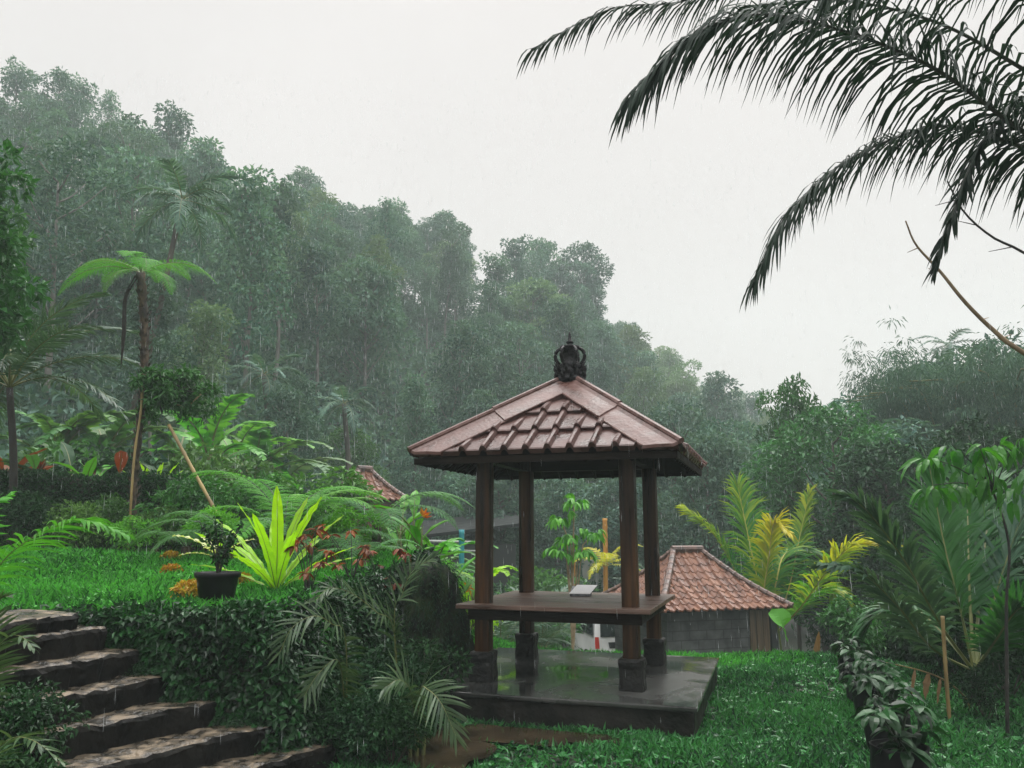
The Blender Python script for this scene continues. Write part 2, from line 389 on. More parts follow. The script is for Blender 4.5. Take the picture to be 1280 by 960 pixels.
M['pale_wall'] = noisemat('pale_wall', [(.22, .24, .23), (.38, .40, .38)], 2.5, (.6, .8), .2)

def slab_material():
    m, nt, N, Lk, out = newmat('wet_concrete')
    tc = N('ShaderNodeTexCoord'); nz = N('ShaderNodeTexNoise'); nz.inputs['Scale'].default_value = 1.5; nz.inputs['Detail'].default_value = 5; nz.inputs['Distortion'].default_value = .4
    Lk(tc.outputs['Object'], nz.inputs['Vector'])
    n2 = N('ShaderNodeTexNoise'); n2.inputs['Scale'].default_value = 26; n2.inputs['Detail'].default_value = 8; Lk(tc.outputs['Object'], n2.inputs['Vector'])
    cr = N('ShaderNodeValToRGB'); e = cr.color_ramp.elements; e[0].position = .36; e[0].color = (.020, .022, .021, 1); e[1].position = .66; e[1].color = (.082, .083, .078, 1)
    Lk(nz.outputs['Fac'], cr.inputs[0])
    mx = N('ShaderNodeMix'); mx.data_type = 'RGBA'; mx.blend_type = 'MULTIPLY'; mx.inputs['Factor'].default_value = .5; Lk(cr.outputs[0], mx.inputs['A']); Lk(n2.outputs['Fac'], mx.inputs['B'])
    p = N('ShaderNodeBsdfPrincipled'); Lk(mx.outputs['Result'], p.inputs['Base Color'])
    mr = N('ShaderNodeMapRange'); mr.inputs['From Min'].default_value = .46; mr.inputs['From Max'].default_value = .60; mr.inputs['To Min'].default_value = .04; mr.inputs['To Max'].default_value = .30
    Lk(nz.outputs['Fac'], mr.inputs['Value']); Lk(mr.outputs[0], p.inputs['Roughness'])
    n3 = N('ShaderNodeTexNoise'); n3.inputs['Scale'].default_value = 24; Lk(tc.outputs['Object'], n3.inputs['Vector'])
    ad = N('ShaderNodeMath'); ad.operation = 'MULTIPLY'; Lk(n3.outputs['Fac'], ad.inputs[0]); Lk(mr.outputs[0], ad.inputs[1])
    b = N('ShaderNodeBump'); b.inputs['Strength'].default_value = .5; b.inputs['Distance'].default_value = .012; Lk(ad.outputs[0], b.inputs['Height']); Lk(b.outputs[0], p.inputs['Normal'])
    Lk(p.outputs[0], out.inputs['Surface']); return m
M['slab'] = slab_material()
M['slab_side'] = noisemat('slab_side', [(.006, .006, .005), (.024, .022, .019)], 4, (.3, .6), .7, 20, spec=.15)

def ground_material():
    m, nt, N, Lk, out = newmat('wet_ground')
    tc = N('ShaderNodeTexCoord')
    n1 = N('ShaderNodeTexNoise'); n1.inputs['Scale'].default_value = .8; n1.inputs['Detail'].default_value = 8; Lk(tc.outputs['Object'], n1.inputs['Vector'])
    n2 = N('ShaderNodeTexNoise'); n2.inputs['Scale'].default_value = 18; n2.inputs['Detail'].default_value = 8; Lk(tc.outputs['Object'], n2.inputs['Vector'])
    cr = N('ShaderNodeValToRGB'); e = cr.color_ramp.elements; e[0].position = .38; e[0].color = (.012, .028, .010, 1); e[1].position = .68; e[1].color = (.03, .026, .014, 1)
    Lk(n1.outputs['Fac'], cr.inputs[0])
    mx = N('ShaderNodeMix'); mx.data_type = 'RGBA'; mx.blend_type = 'MULTIPLY'; mx.inputs['Factor'].default_value = .6; Lk(cr.outputs[0], mx.inputs['A']); Lk(n2.outputs['Fac'], mx.inputs['B'])
    p = N('ShaderNodeBsdfPrincipled'); Lk(mx.outputs['Result'], p.inputs['Base Color']); p.inputs['Roughness'].default_value = .7
    b = N('ShaderNodeBump'); b.inputs['Strength'].default_value = .7; b.inputs['Distance'].default_value = .03; Lk(n2.outputs['Fac'], b.inputs['Height']); Lk(b.outputs[0], p.inputs['Normal'])
    Lk(p.outputs[0], out.inputs['Surface']); return m
M['ground'] = ground_material()

def water_material():
    m, nt, N, Lk, out = newmat('muddy_water')
    tc = N('ShaderNodeTexCoord'); n = N('ShaderNodeTexNoise'); n.inputs['Scale'].default_value = 22; n.inputs['Detail'].default_value = 3; Lk(tc.outputs['Object'], n.inputs['Vector'])
    n1 = N('ShaderNodeTexNoise'); n1.inputs['Scale'].default_value = 3; n1.inputs['Detail'].default_value = 6; Lk(tc.outputs['Object'], n1.inputs['Vector'])
    cr = N('ShaderNodeValToRGB'); e = cr.color_ramp.elements; e[0].position = .35; e[0].color = (.014, .011, .006, 1); e[1].position = .65; e[1].color = (.05, .037, .021, 1); Lk(n1.outputs['Fac'], cr.inputs[0])
    p = N('ShaderNodeBsdfPrincipled'); Lk(cr.outputs[0], p.inputs['Base Color']); p.inputs['Roughness'].default_value = .06
    b = N('ShaderNodeBump'); b.inputs['Strength'].default_value = .35; b.inputs['Distance'].default_value = .01; Lk(n.outputs['Fac'], b.inputs['Height']); Lk(b.outputs[0], p.inputs['Normal'])
    Lk(p.outputs[0], out.inputs['Surface']); return m
M['water'] = water_material()

# ------------------------------------------------------------------ terrain
EDGE_Y = [5.0, 6.2, 7.2, 9.0, 10.4, 12, 14, 18, 25, 40]
EDGE_X = [-1.5, -1.45, -1.25, -.95, -.62, -.9, -1.8, -3.0, -4.5, -6.0]
SKY = np.array([(-260, 60), (-60, 120), (0, 140), (40, 128), (100, 150), (170, 172), (250, 205), (330, 238), (400, 262), (480, 275), (560, 292), (640, 312), (700, 328), (740, 352), (762, 405), (800, 432), (850, 470), (900, 496), (950, 520), (1010, 545), (1100, 560), (1280, 560), (1600, 540)], float)
def skyline(a):
    px = 640 + 1000 * a * .98
    py = np.interp(px, SKY[:, 0], SKY[:, 1])
    return np.tan(PITCH + np.arctan((480 - py) / 1000.0) * 1.0)
def ridge(a):
    px = 640 + 1000 * a * .98
    Rr = np.interp(px, [-300, 0, 400, 700, 745, 775, 950, 1280], [62, 68, 84, 92, 96, 112, 140, 120])
    Hr = np.maximum(1.74 + Rr * skyline(a) - 9.5, 1.0)
    B = np.interp(px, [-300, 0, 300, 560, 800, 1000, 1280], [19, 21, 25, 34, 46, 60, 55])
    return Rr, Hr, B
def stair_z(x, y):
    u = x - (y - 6.15) * .5
    return np.interp(u, [-3.3, -1.45], [1.02, .05])
def ground(x, y):
    x = np.asarray(x, float); y = np.asarray(y, float)
    xe = np.interp(y, EDGE_Y, EDGE_X)
    zt = np.interp(y, [5, 6, 8, 10, 14, 20, 30], [1.08, 1.1, 1.2, 1.42, 1.3, 1.25, 1.2]) + .05 * np.clip(-x - 5, 0, 8) * 0.5
    w = np.interp(y, [6, 10.5, 12, 14, 30], [.45, .5, 1.5, 3., 6.])
    t = smooth((xe - x) / w)
    # lower lawn and the drop behind it
    ye = np.interp(x, [-3, 0, 1.5, 4.5, 6], [14.3, 12.5, 11.75, 11.55, 11.])
    low = -2.4 * smooth((y - ye) / 3.2) + .30 * smooth((.3 - x) / 1.8) * smooth((y - 10.8) / 2)
    xr = np.interp(y, [2, 6.4, 11.1, 13], [1.6, 3.05, 4.5, 5.2])
    low = low - (.10 * np.clip(x - xr - .25, 0, 2.6) + 2.0 * smooth((x - xr - 3.2) / 4.0)) * (1 - smooth((y - ye) / 3.2))
    up = zt
    front = smooth((6.22 - y) / .12)          # in front of the bank: the stair flight
    st = np.minimum(stair_z(x, y) - .10, zt)
    z = low * (1 - t) + up * t
    lowf = np.where(x > -1.45, np.maximum(low * 0 + 0.0 * x, 0) * 0, 0)
    zf = np.where(x - (y - 6.15) * .5 < -1.35, st, low)
    z = z * (1 - front) + zf * front
    # hill
    yy = np.maximum(y, 5.0); a = np.clip(x / yy, -1.1, 1.1)
    Rr, Hr, B = ridge(a)
    base = z + (np.interp(y, [30, 60], [0, 2.0]))
    q = (y - B) / (Rr - B)
    hz = (Hr - base) * np.clip(q, 0, 1) ** 1.1
    back = np.clip((y - Rr) / 60, 0, 1)
    z = np.where(y > B, base + hz * (1 - .5 * back), z)
    z = z + .03 * np.sin(x * 2.1 + y * 1.3) * np.sin(y * 1.7 - x * .6)
    return z
def gnormal(x, y, h=.05):
    gx = (ground(x + h, y) - ground(x - h, y)) / (2 * h); gy = (ground(x, y + h) - ground(x, y - h)) / (2 * h)
    return nrm(np.stack([-gx, -gy, np.ones_like(gx)], -1))
def gp(px, Y, dz=0.):
    """ground point in the photo column px at distance Y"""
    z = 0.
    for _ in range(4):
        d = Y * cp + (z - 1.74) * sp
        x = (px - 640) / 1000 * d; z = float(ground(x, Y))
    return np.array([x, Y, z + dz])

xs = np.unique(np.concatenate([np.arange(-9, 8.01, .12), np.linspace(-40, -9, 42), np.linspace(8, 40, 40), np.linspace(-170, -40, 45), np.linspace(40, 170, 45)]).round(3))
ys = np.unique(np.concatenate([np.arange(2, 15, .12), np.linspace(15, 50, 70), np.linspace(50, 215, 60), np.linspace(-60, 2, 20)]).round(3))
X, Yg = np.meshgrid(xs, ys)
g = MB(); nx, ny = len(xs), len(ys)
i, j = np.meshgrid(np.arange(ny - 1), np.arange(nx - 1), indexing='ij'); i = i.ravel(); j = j.ravel()
g.add(np.stack([X, Yg, ground(X, Yg)], -1), np.stack([i * nx + j, i * nx + j + 1, (i + 1) * nx + j + 1, (i + 1) * nx + j], 1))
tag(g.build('ground', M['ground'], smooth=True), kind='structure')

# ------------------------------------------------------------------ pavilion
YAW = -.312; PC = np.array([.655, 8.849]); H = .745; TO = .223; EO = .562; SO = .569; Z0 = .27
pav = thing('garden_pavilion', 'open wooden pavilion with red metal hipped roof and raised deck on wet slab', 'pavilion', (PC[0], PC[1], 0), rz=YAW)
def pbuild(mb, name, mats, parent=pav, smooth=False): return mb.build(name, mats, parent, smooth, origin=(0, 0, 0))
# slab
mb = MB(); s = H + SO; box(mb, (-s - .02, -s - .02, -.12), (s + .05, s + .14, Z0 - .045), 1); box(mb, (-s - .05, -s - .05, Z0 - .043), (s + .08, s + .17, Z0), 0)
o = pbuild(mb, 'base_slab', [M['slab'], M['slab_side']])
bv = o.modifiers.new('bevel', 'BEVEL'); bv.width = .012; bv.segments = 2
eave = .27 + 2.202; RW = H + EO; apex = 3.37
rise = apex - eave; LS = math.hypot(RW, rise)
for sx, sy in ((-1, -1), (1, -1), (1, 1), (-1, 1)):
    mb = MB()
    x, y = sx * H, sy * H; zt = 2.62
    n = 14; zz = np.linspace(Z0 + .22, zt, n); hw = .082
    P = np.stack([np.full(n, x), np.full(n, y), zz], 1)
    # rounded square section
    a = np.arange(12) / 12 * 2 * np.pi + np.pi / 12
    cx_, cy_ = np.clip(np.cos(a) * 1.25, -1, 1) * hw, np.clip(np.sin(a) * 1.25, -1, 1) * hw
    V = np.stack([P[:, None, 0] + cx_ + rng.normal(0, .0012, (n, 12)), P[:, None, 1] + cy_ + rng.normal(0, .0012, (n, 12)), np.repeat(P[:, 2:3], 12, 1)], -1)
    ii, jj = np.meshgrid(np.arange(n - 1), np.arange(12), indexing='ij'); ii = ii.ravel(); jj = jj.ravel(); kk = (jj + 1) % 12
    mb.add(V, [np.stack([ii * 12 + jj, ii * 12 + kk, (ii + 1) * 12 + kk, (ii + 1) * 12 + jj], 1)])
    post = pbuild(mb, 'post', M['wood_post'])
    mb = MB()
    n = 9; zz = np.array([0, .03, .08, .14, .19, .23, .262, .283, .29]) + Z0 - .004; hs = np.array([.118, .12, .116, .112, .113, .121, .122, .116, .1])
    a = np.arange(20) / 20 * 2 * np.pi + np.pi / 20
    V = np.stack([x + np.clip(np.cos(a) * 1.3, -1, 1)[None] * hs[:, None] + rng.normal(0, .0035, (n, 20)), y + np.clip(np.sin(a) * 1.3, -1, 1)[None] * hs[:, None] + rng.normal(0, .0035, (n, 20)), np.repeat(zz[:, None], 20, 1)], -1)
    ii, jj = np.meshgrid(np.arange(n - 1), np.arange(20), indexing='ij'); ii = ii.ravel(); jj = jj.ravel(); kk = (jj + 1) % 20
    mb.add(V, [np.stack([ii * 20 + jj, ii * 20 + kk, (ii + 1) * 20 + kk, (ii + 1) * 20 + jj], 1), (np.arange(20) + (n - 1) * 20)[None]])
    pbuild(mb, 'stone_base', M['stone_base'], post)
# deck
TH = Z0 + .75; t = H + TO
mb = MB(); wpl = 2 * t / 7
for k in range(7):
    y0 = -t + k * wpl + (.004 if k else 0)
    lx = t if k in (0, 6) else t - .0
    box(mb, (-lx + (.0 if k in (0, 6) else .004) , y0, TH - .045), (lx - (.0 if k in (0, 6) else .004), -t + (k + 1) * wpl, TH - rng.uniform(0, .002)))
o = pbuild(mb, 'deck', M['wood_deck'])
bv = o.modifiers.new('bevel', 'BEVEL'); bv.width = .006; bv.segments = 2
mb = MB(); q = t - .10
box(mb, (-q, -q, TH - .155), (q, -q + .06, TH - .047)); box(mb, (-q, q - .06, TH - .155), (q, q, TH - .047))
box(mb, (-q + .002, -q + .062, TH - .15), (-q + .062, q - .062, TH - .047)); box(mb, (q - .062, -q + .062, TH - .15), (q - .002, q - .062, TH - .047))
for k in range(3): box(mb, (-q + .07, -.5 + .5 * k - .03, TH - .13), (q - .07, -.5 + .5 * k + .03, TH - .047))
pbuild(mb, 'deck_frame', M['wood_dark'], o)
# ring beam, rafters, ceiling
mb = MB(); bb = H + .09
for sgn in (-1, 1):
    box(mb, (-bb, sgn * H - .06, 2.44), (bb, sgn * H + .06, 2.58)); box(mb, (sgn * H - .058, -H + .062, 2.442), (sgn * H + .058, H - .062, 2.578))
pbuild(mb, 'ring_beam', M['wood_dark'])
mb = MB(); dz = -.05; w2 = RW - .02
V = np.array([(-w2, -w2, eave + dz), (w2, -w2, eave + dz), (w2, w2, eave + dz), (-w2, w2, eave + dz), (0, 0, apex + dz)])
mb.add(V, np.array([[1, 0, 4], [2, 1, 4], [3, 2, 4], [0, 3, 4]]))
for k in range(4):
    Mr = Matrix.Rotation(k * math.pi / 2, 4, 'Z')
    box(mb, (-w2, -w2 - .012, eave - .085), (w2 + .012, -w2 + .012, eave - .022), 0, Mr)       # fascia board
    for u in np.arange(-1.1, 1.11, .22):
        L0 = abs(u)
        A = np.array([(u, -w2 + .02, eave + dz - .035), (u, -L0 - .02, eave + dz - .035 + (w2 - L0) * rise / RW)])
        if w2 - L0 > .15: tube(mb, xf(A, Mr), .025, 4, 0)
pbuild(mb, 'ceiling', M['wood_dark'])
# metal tile faces
for k in range(4):
    mb = MB(); Mr = Matrix.Rotation(k * math.pi / 2, 4, 'Z')
    rows = 4; pitch = .216
    us = []
    for c in range(-7, 8):
        for f_, h_ in ((-.5, 0), (-.19, .0), (-.16, .02), (-.09, .045), (0, .054), (.09, .045), (.15, .02), (.17, 0)): us.append((c * pitch + f_ * pitch * .98 + pitch * .42, h_))
    us = np.array(us); uu, hh = us[:, 0], us[:, 1]
    for r in range(rows):
        v0, v1 = r / rows, (r + 1) / rows + .012
        strip = []
        for (v, up) in ((v0, -.012), (v0, .040), (v0 + .012, .046), (v1, .006)):
            w = RW * max(1 - v, 0) + .004
            u = np.clip(uu, -w, w); h = np.where(abs(uu) > RW * (1 - v) - .365, 0, hh) + up
            nyv, nzv = -rise / LS, RW / LS
            y_ = -RW * (1 - v) + nyv * h; z_ = eave + rise * v + nzv * h
            strip.append(np.stack([u, y_, z_], 1))
        V = np.stack(strip); m_ = len(uu); nn = len(strip)
        ii, jj = np.meshgrid(np.arange(nn - 1), np.arange(m_ - 1), indexing='ij'); ii = ii.ravel(); jj = jj.ravel()
        F = np.stack([ii * m_ + jj, ii * m_ + jj + 1, (ii + 1) * m_ + jj + 1, (ii + 1) * m_ + jj], 1)
        VV = V.reshape(-1, 3)
        # drop collapsed quads
        e1 = np.linalg.norm(VV[F[:, 0]] - VV[F[:, 1]], axis=1) + np.linalg.norm(VV[F[:, 2]] - VV[F[:, 3]], axis=1)
        mb.add(xf(VV, Mr), F[e1 > 1e-4], 0, r / 4)
    pbuild(mb, 'roof_panel', M['roof_metal'])
# hip caps
for k in range(4):
    mb = MB(); Mr = Matrix.Rotation(k * math.pi / 2, 4, 'Z')
    e = .33
    for (t0, t1, lift) in ((.0, .54, .046), (.50, 1.0, .060)):
        def pt(t, off, lf, side):
            # side 0: on the front (-y) face, right hip ; side 1: on the +x face
            u = (RW - off) * (1 - t) if off else RW * (1 - t)
            v = t * (1 if not off else (RW - off) / RW)
            h = lf
            n3 = np.array([0, -rise / LS, RW / LS])
            p = np.array([u if not off else (RW - off) * (1 - t), -RW * (1 - v), eave + rise * v]) + n3 * h
            if side: p = np.array([-p[1], -p[0], p[2]])
            return p
        t0e = t0 - (.012 if t0 == 0 else 0)
        L_ = []
        for tt in (t0e, t1):
            lf = lift
            row = [pt(tt, e, -.0, 0), pt(tt, e, lf, 0), pt(tt, e * .55, lf + .012, 0), pt(tt, .05, lf + .014, 0)]
            top = (pt(tt, 0, lf + .03, 0) + pt(tt, 0, lf + .03, 1)) / 2 + np.array([0, 0, .02])
            row += [top] + [pt(tt, .05, lf + .014, 1), pt(tt, e * .55, lf + .012, 1), pt(tt, e, lf, 1), pt(tt, e, 0, 1)]
            L_.append(row)
        hipl = np.array([np.array(L_[0][4]) - [0, 0, .012], np.array(L_[1][4]) - [0, 0, .012]]); tube(mb, xf(catmull(hipl, 8), Mr), .032, 8)
        for c_ in (1, 7): tube(mb, xf(np.array([np.array(L_[0][c_]), np.array(L_[1][c_])]), Mr), .011, 6)
        # eave lip
        low = np.array(L_[0]) - np.array([0, 0, .03])
        V = np.array([low, L_[0], L_[1]]); m_ = 9
        ii, jj = np.meshgrid(np.arange(2), np.arange(8), indexing='ij'); ii = ii.ravel(); jj = jj.ravel()
        mb.add(xf(V.reshape(-1, 3), Mr), np.stack([ii * m_ + jj, ii * m_ + jj + 1, (ii + 1) * m_ + jj + 1, (ii + 1) * m_ + jj], 1))
    pbuild(mb, 'hip_cap', M['ridge_metal'])
# finial : carved crown
FZ = apex + .02
fin = MB()
lathe(fin, [(.16, -.03), (.168, .0), (.165, .03), (.14, .05), (.15, .075), (.155, .10), (.135, .125), (.12, .15), (.13, .17), (.10, .2), (.085, .23), (.075, .28), (.085, .33), (.10, .36), (.115, .385), (.112, .40), (.03, .41), (.022, .425), (.04, .44), (.045, .452), (.025, .468), (.018, .50), (.012, .545), (.004, .575)], 28, 0, (0, 0, FZ), wob=lambda a, z: 1 + .07 * np.cos(a * 8) * (z < .36))
for ring, (rz_, rr_, n_, hgt, out_) in enumerate(((.03, .155, 10, .07, .03), (.09, .14, 10, .09, .05), (.14, .125, 8, .08, .055))):
    for q in range(n_):
        a = q / n_ * 2 * math.pi + ring * .3
        d = np.array([math.cos(a), math.sin(a), 0])
        P = [np.array([0, 0, FZ + rz_]) + d * rr_, np.array([0, 0, FZ + rz_ + hgt * .5]) + d * (rr_ + out_ * .7), np.array([0, 0, FZ + rz_ + hgt * .9]) + d * (rr_ + out_ * .6), np.array([0, 0, FZ + rz_ + hgt]) + d * (rr_ + out_ * 1.1)]
        tube(fin, catmull(P, 7), [.022, .02, .012, .003], 6)
for q in range(6):
    a = q / 6 * 2 * math.pi + .15; d = np.array([math.cos(a), math.sin(a), 0])
    P = [np.array([0, 0, FZ + z_]) + d * r_ for r_, z_ in ((.10, .17), (.125, .20), (.158, .25), (.166, .30), (.15, .345), (.115, .375), (.085, .385))]
    tube(fin, catmull(P, 14), [.018, .02, .022, .022, .02, .014], 7)
    tube(fin, catmull([P[1], P[1] + d * .04 + np.array([0, 0, .005]), P[1] + d * .055 + np.array([0, 0, .03])], 6), [.014, .003], 5)
pbuild(fin, 'finial', M['finial'], smooth=True)

# white slanted box on the deck
c = at(727, 741, 9.25); c[2] = TH
bk = thing('slanted_box', 'white slant topped card box lying on the pavilion deck', 'box', c, rz=-.2)
mb = MB()
V = np.array([(-.12, -.10, .002), (.10, -.10, .002), (.10, .12, .002), (-.12, .12, .002), (-.12, -.10, .028), (.10, -.10, .028), (.10, .12, .095), (-.12, .12, .095)])
mb.add(V, np.array([[0, 3, 2, 1], [0, 1, 5, 4], [1, 2, 6, 5], [2, 3, 7, 6], [3, 0, 4, 7], [4, 5, 6, 7]])); mb.build('card_body', M['grey_card'], bk, origin=(0, 0, 0))
mb = MB(); V = np.array([(-.125, -.115, .026), (.105, -.115, .026), (.165, .135, .104), (-.065, .135, .104)]); V2 = V + [0, 0, .006]
mb.add(np.concatenate([V, V2]), np.array([[3, 2, 1, 0], [4, 5, 6, 7], [0, 1, 5, 4], [1, 2, 6, 5], [2, 3, 7, 6], [3, 0, 4, 7]])); mb.build('slanted_lid', M['white_card'], bk, origin=(0, 0, 0))

# puddle
ang = np.linspace(0, 2 * np.pi, 60, endpoint=False)
def sheet(name, cx, cy, rx, ry, rot, z, mat, amp=.18):
    rad = 1 + amp * np.sin(ang * 3 + 1) + amp * .7 * np.sin(ang * 5 + 2.3) + amp * .4 * np.sin(ang * 9)
    x = np.cos(ang) * rx * rad; y = np.sin(ang) * ry * rad
    V = np.stack([cx + x * math.cos(rot) - y * math.sin(rot), cy + x * math.sin(rot) + y * math.cos(rot), np.full(60, z)], 1)
    mb = MB(); mb.add(np.vstack([V, [[cx, cy, z]]]), np.array([[k, (k + 1) % 60, 60] for k in range(60)]))
    return tag(mb.build(name, mat), kind='structure')
sheet('puddle', .12, 7.22, .98, .27, -.30, .032, M['water'])
sheet('mud_path', -.55, 6.75, .38, .55, .1, .030, M['water'], .1)
def in_puddle(x, y):
    def f(cx, cy, rx, ry, rot):
        dx, dy = x - cx, y - cy; u = dx * math.cos(rot) + dy * math.sin(rot); v = -dx * math.sin(rot) + dy * math.cos(rot)
        return (u / rx) ** 2 + (v / ry) ** 2 < .8
    return f(.12, 7.22, .98, .27, -.30) | f(-.55, 6.75, .38, .55, .1)
def in_slab(x, y, m=.03):
    dx, dy = x - PC[0], y - PC[1]; c, s_ = math.cos(YAW), math.sin(YAW)
    u, v = dx * c + dy * s_, -dx * s_ + dy * c
    return (abs(u) < H + SO + m) & (v > -H - SO - m) & (v < H + SO + .14 + m)

# ------------------------------------------------------------------ stone steps
ST = [((82, 768), (20, 776), 1.16), ((116, 785), (28, 797), 1.05), ((153, 816), (22, 838), .88), ((209, 844), (19, 882), .71), ((270, 876), (47, 919), .54), ((336, 907), (106, 960), .37), ((402, 934), (190, 1000), .20)]
def on_z(px, py, z):
    d = at(px, py, 1.0) - CAM; k = (z - CAM[2]) / d[2]; return CAM + d * k
nose = [(on_z(*r, z), on_z(*l, z), z) for r, l, z in ST]
steps = thing('stone_stairway', 'worn wet stone steps climbing left to the upper lawn', 'stairs', (-2.4, 5.6, .3))
for k, (r, l, z) in enumerate(nose):
    mb = MB()
    ext = nrm(l - r)
    l = l + ext * .35; r = r - ext * .12
    back = (np.array([-.34, .10, 0]) if k > 0 else np.array([-.5, .15, 0])) * 1.25
    n = 26; s_ = np.linspace(0, 1, n)[:, None]
    edge = r * (1 - s_) + l * s_ ; edge[:, :2] += rng.normal(0, .011, (n, 2)); edge[:, 2] += rng.normal(0, .005, n)
    rows = []
    for f_, dz_ in ((0.02, -.24), (.0, -.12), (-.03, -.035), (0.0, -.008), (.06, .0), (.35, .003), (.7, .002), (1., .0)):
        rw = edge + back * f_ + np.array([0, 0, dz_]) + rng.normal(0, .0045, (n, 3)); rows.append(rw)
    V = np.stack(rows); m_ = n; nn = len(rows)
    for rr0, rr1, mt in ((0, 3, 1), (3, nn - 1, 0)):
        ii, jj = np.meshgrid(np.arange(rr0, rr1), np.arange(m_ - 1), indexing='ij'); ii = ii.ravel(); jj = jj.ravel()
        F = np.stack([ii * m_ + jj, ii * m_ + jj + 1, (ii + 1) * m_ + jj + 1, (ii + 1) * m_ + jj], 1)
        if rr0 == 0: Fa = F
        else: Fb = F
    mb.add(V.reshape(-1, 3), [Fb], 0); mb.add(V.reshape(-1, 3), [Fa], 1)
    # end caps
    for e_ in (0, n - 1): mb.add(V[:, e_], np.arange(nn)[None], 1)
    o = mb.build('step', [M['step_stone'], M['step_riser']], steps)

# ------------------------------------------------------------------ scatter on the ground
def scatter(n, xr, yr, keep, bias=1.0):
    x = rng.uniform(*xr, n); y = yr[0] + (yr[1] - yr[0]) * rng.random(n) ** bias
    k = keep(x, y); return x[k], y[k]
def slope(x, y, h=.05):
    gx = (ground(x + h, y) - ground(x - h, y)) / (2 * h); gy = (ground(x, y + h) - ground(x, y - h)) / (2 * h); return np.hypot(gx, gy)
def xedge(y): return np.interp(y, EDGE_Y, EDGE_X)

def grass_mesh(x, y, L, W, lean=.7, zoff=0.):
    n = len(x); P = np.stack([x, y, ground(x, y) - .004 + zoff], 1); N = gnormal(x, y)
    a = rng.uniform(0, 2 * np.pi, n); ln = rng.uniform(.25, 1, n)[:, None] * lean
    A = nrm(N * (1.05 - ln) + ln * np.stack([np.cos(a), np.sin(a), np.zeros(n)], 1))
    pat = .5 + .25 * np.sin(x * 1.7 + .6 * np.sin(y * 2.3)) * np.sin(y * 1.9 + x * .7)
    mb = MB(); leaves(mb, P, A, N + rng.normal(0, .5, (n, 3)), rng.uniform(.6, 1.25, n) * L, W, .2, .25, 0, np.clip(pat + rng.normal(0, .34, n), 0, 1)); return mb

def lawn_keep(x, y):
    return (x > xedge(y) + .12) & ~in_slab(x, y) & ~in_puddle(x, y) & (y > 5.6) & (x < .62 * y + .5)
x, y = scatter(190000, (-1.3, 7.5), (5.6, 13.6), lawn_keep, 1.15)
thin = rng.random(len(x)) < np.clip(.8 + .7 * np.sin(x * 2.2 + 1 + np.sin(y * 1.9)) * np.sin(y * 2.6 + np.sin(x * 3.1)), .3, 1)
x, y = x[thin], y[thin]
lawn = grass_mesh(x, y, .085, .021, 1.0)
def weeds(mb, n, xr, yr, keep):
    wx, wy = scatter(n, xr, yr, keep); m_ = len(wx)
    k = 6; a = np.tile(np.arange(k) * 1.047, m_) + np.repeat(rng.random(m_) * 6, k); c = np.repeat(np.stack([wx, wy, ground(wx, wy) + .02], 1), k, 0)
    d = np.stack([np.cos(a), np.sin(a), rng.uniform(.2, .9, m_ * k)], 1)
    ovals(mb, c, d, np.tile([0, 0, 1.], (m_ * k, 1)) + rng.normal(0, .2, (m_ * k, 3)), rng.uniform(.05, .10, m_ * k), .035, .4, var=np.clip(rng.normal(.6, .25, m_ * k), 0, 1))
weeds(lawn, 900, (-1.3, 6), (5.8, 12.5), lawn_keep)
tag(lawn.build('lawn_grass', M['grass']), 'short wet broad bladed grass around the pavilion slab', 'grass', kind='stuff')
def up_keep(x, y): return (x < xedge(y) - .30) & (y > 6.05 - (x < -3.6) * 2) & (x > -.72 * y - 1)
x, y = scatter(130000, (-9, -.6), (4.6, 12.5), up_keep, 1.2)
lawn = grass_mesh(x, y, .10, .02, .95); weeds(lawn, 1500, (-6, -.6), (5.0, 11), up_keep)
tag(lawn.build('terrace_grass', M['grass_up']), 'brighter green grass on the upper terrace beside the stone steps', 'grass', kind='stuff')
# slope grass behind the pavilion
x, y = scatter(45000, (-3, 4), (11, 16), lambda x, y: (x > xedge(y) - .9) & ~in_slab(x, y), 1)
tag(grass_mesh(x, y, .10, .02, .8).build('slope_grass', M['grass_up']), 'long bright grass on the slope behind the pavilion', 'grass', kind='stuff')

def clump(mb, c, r, n, L, W, flat=.75, up=.5, hang=.35, mat=0, vb=.5, fine=False, rad=.45):
    d = nrm(rng.normal(0, 1, (n, 3))); d[:, 2] = np.where((d[:, 2] < -.25) & (rng.random(n) < .65), -d[:, 2], d[:, 2])
    rr = r * (rad + (1 - rad) * rng.random(n) ** .5)
    P = np.asarray(c) + d * rr[:, None] * np.array([1, 1, flat])
    A = nrm(d * .7 + rng.normal(0, .5, (n, 3)) + [0, 0, -hang]); Nn = d * .6 + rng.normal(0, .35, (n, 3)) + [0, 0, up]
    v = np.clip(vb + rng.normal(0, .22, n), 0, 1)
    (ovals if fine else leaves)(mb, P, A, Nn, L * rng.uniform(.65, 1.25, n), W * rng.uniform(.7, 1.2, n), mat=mat, var=v)

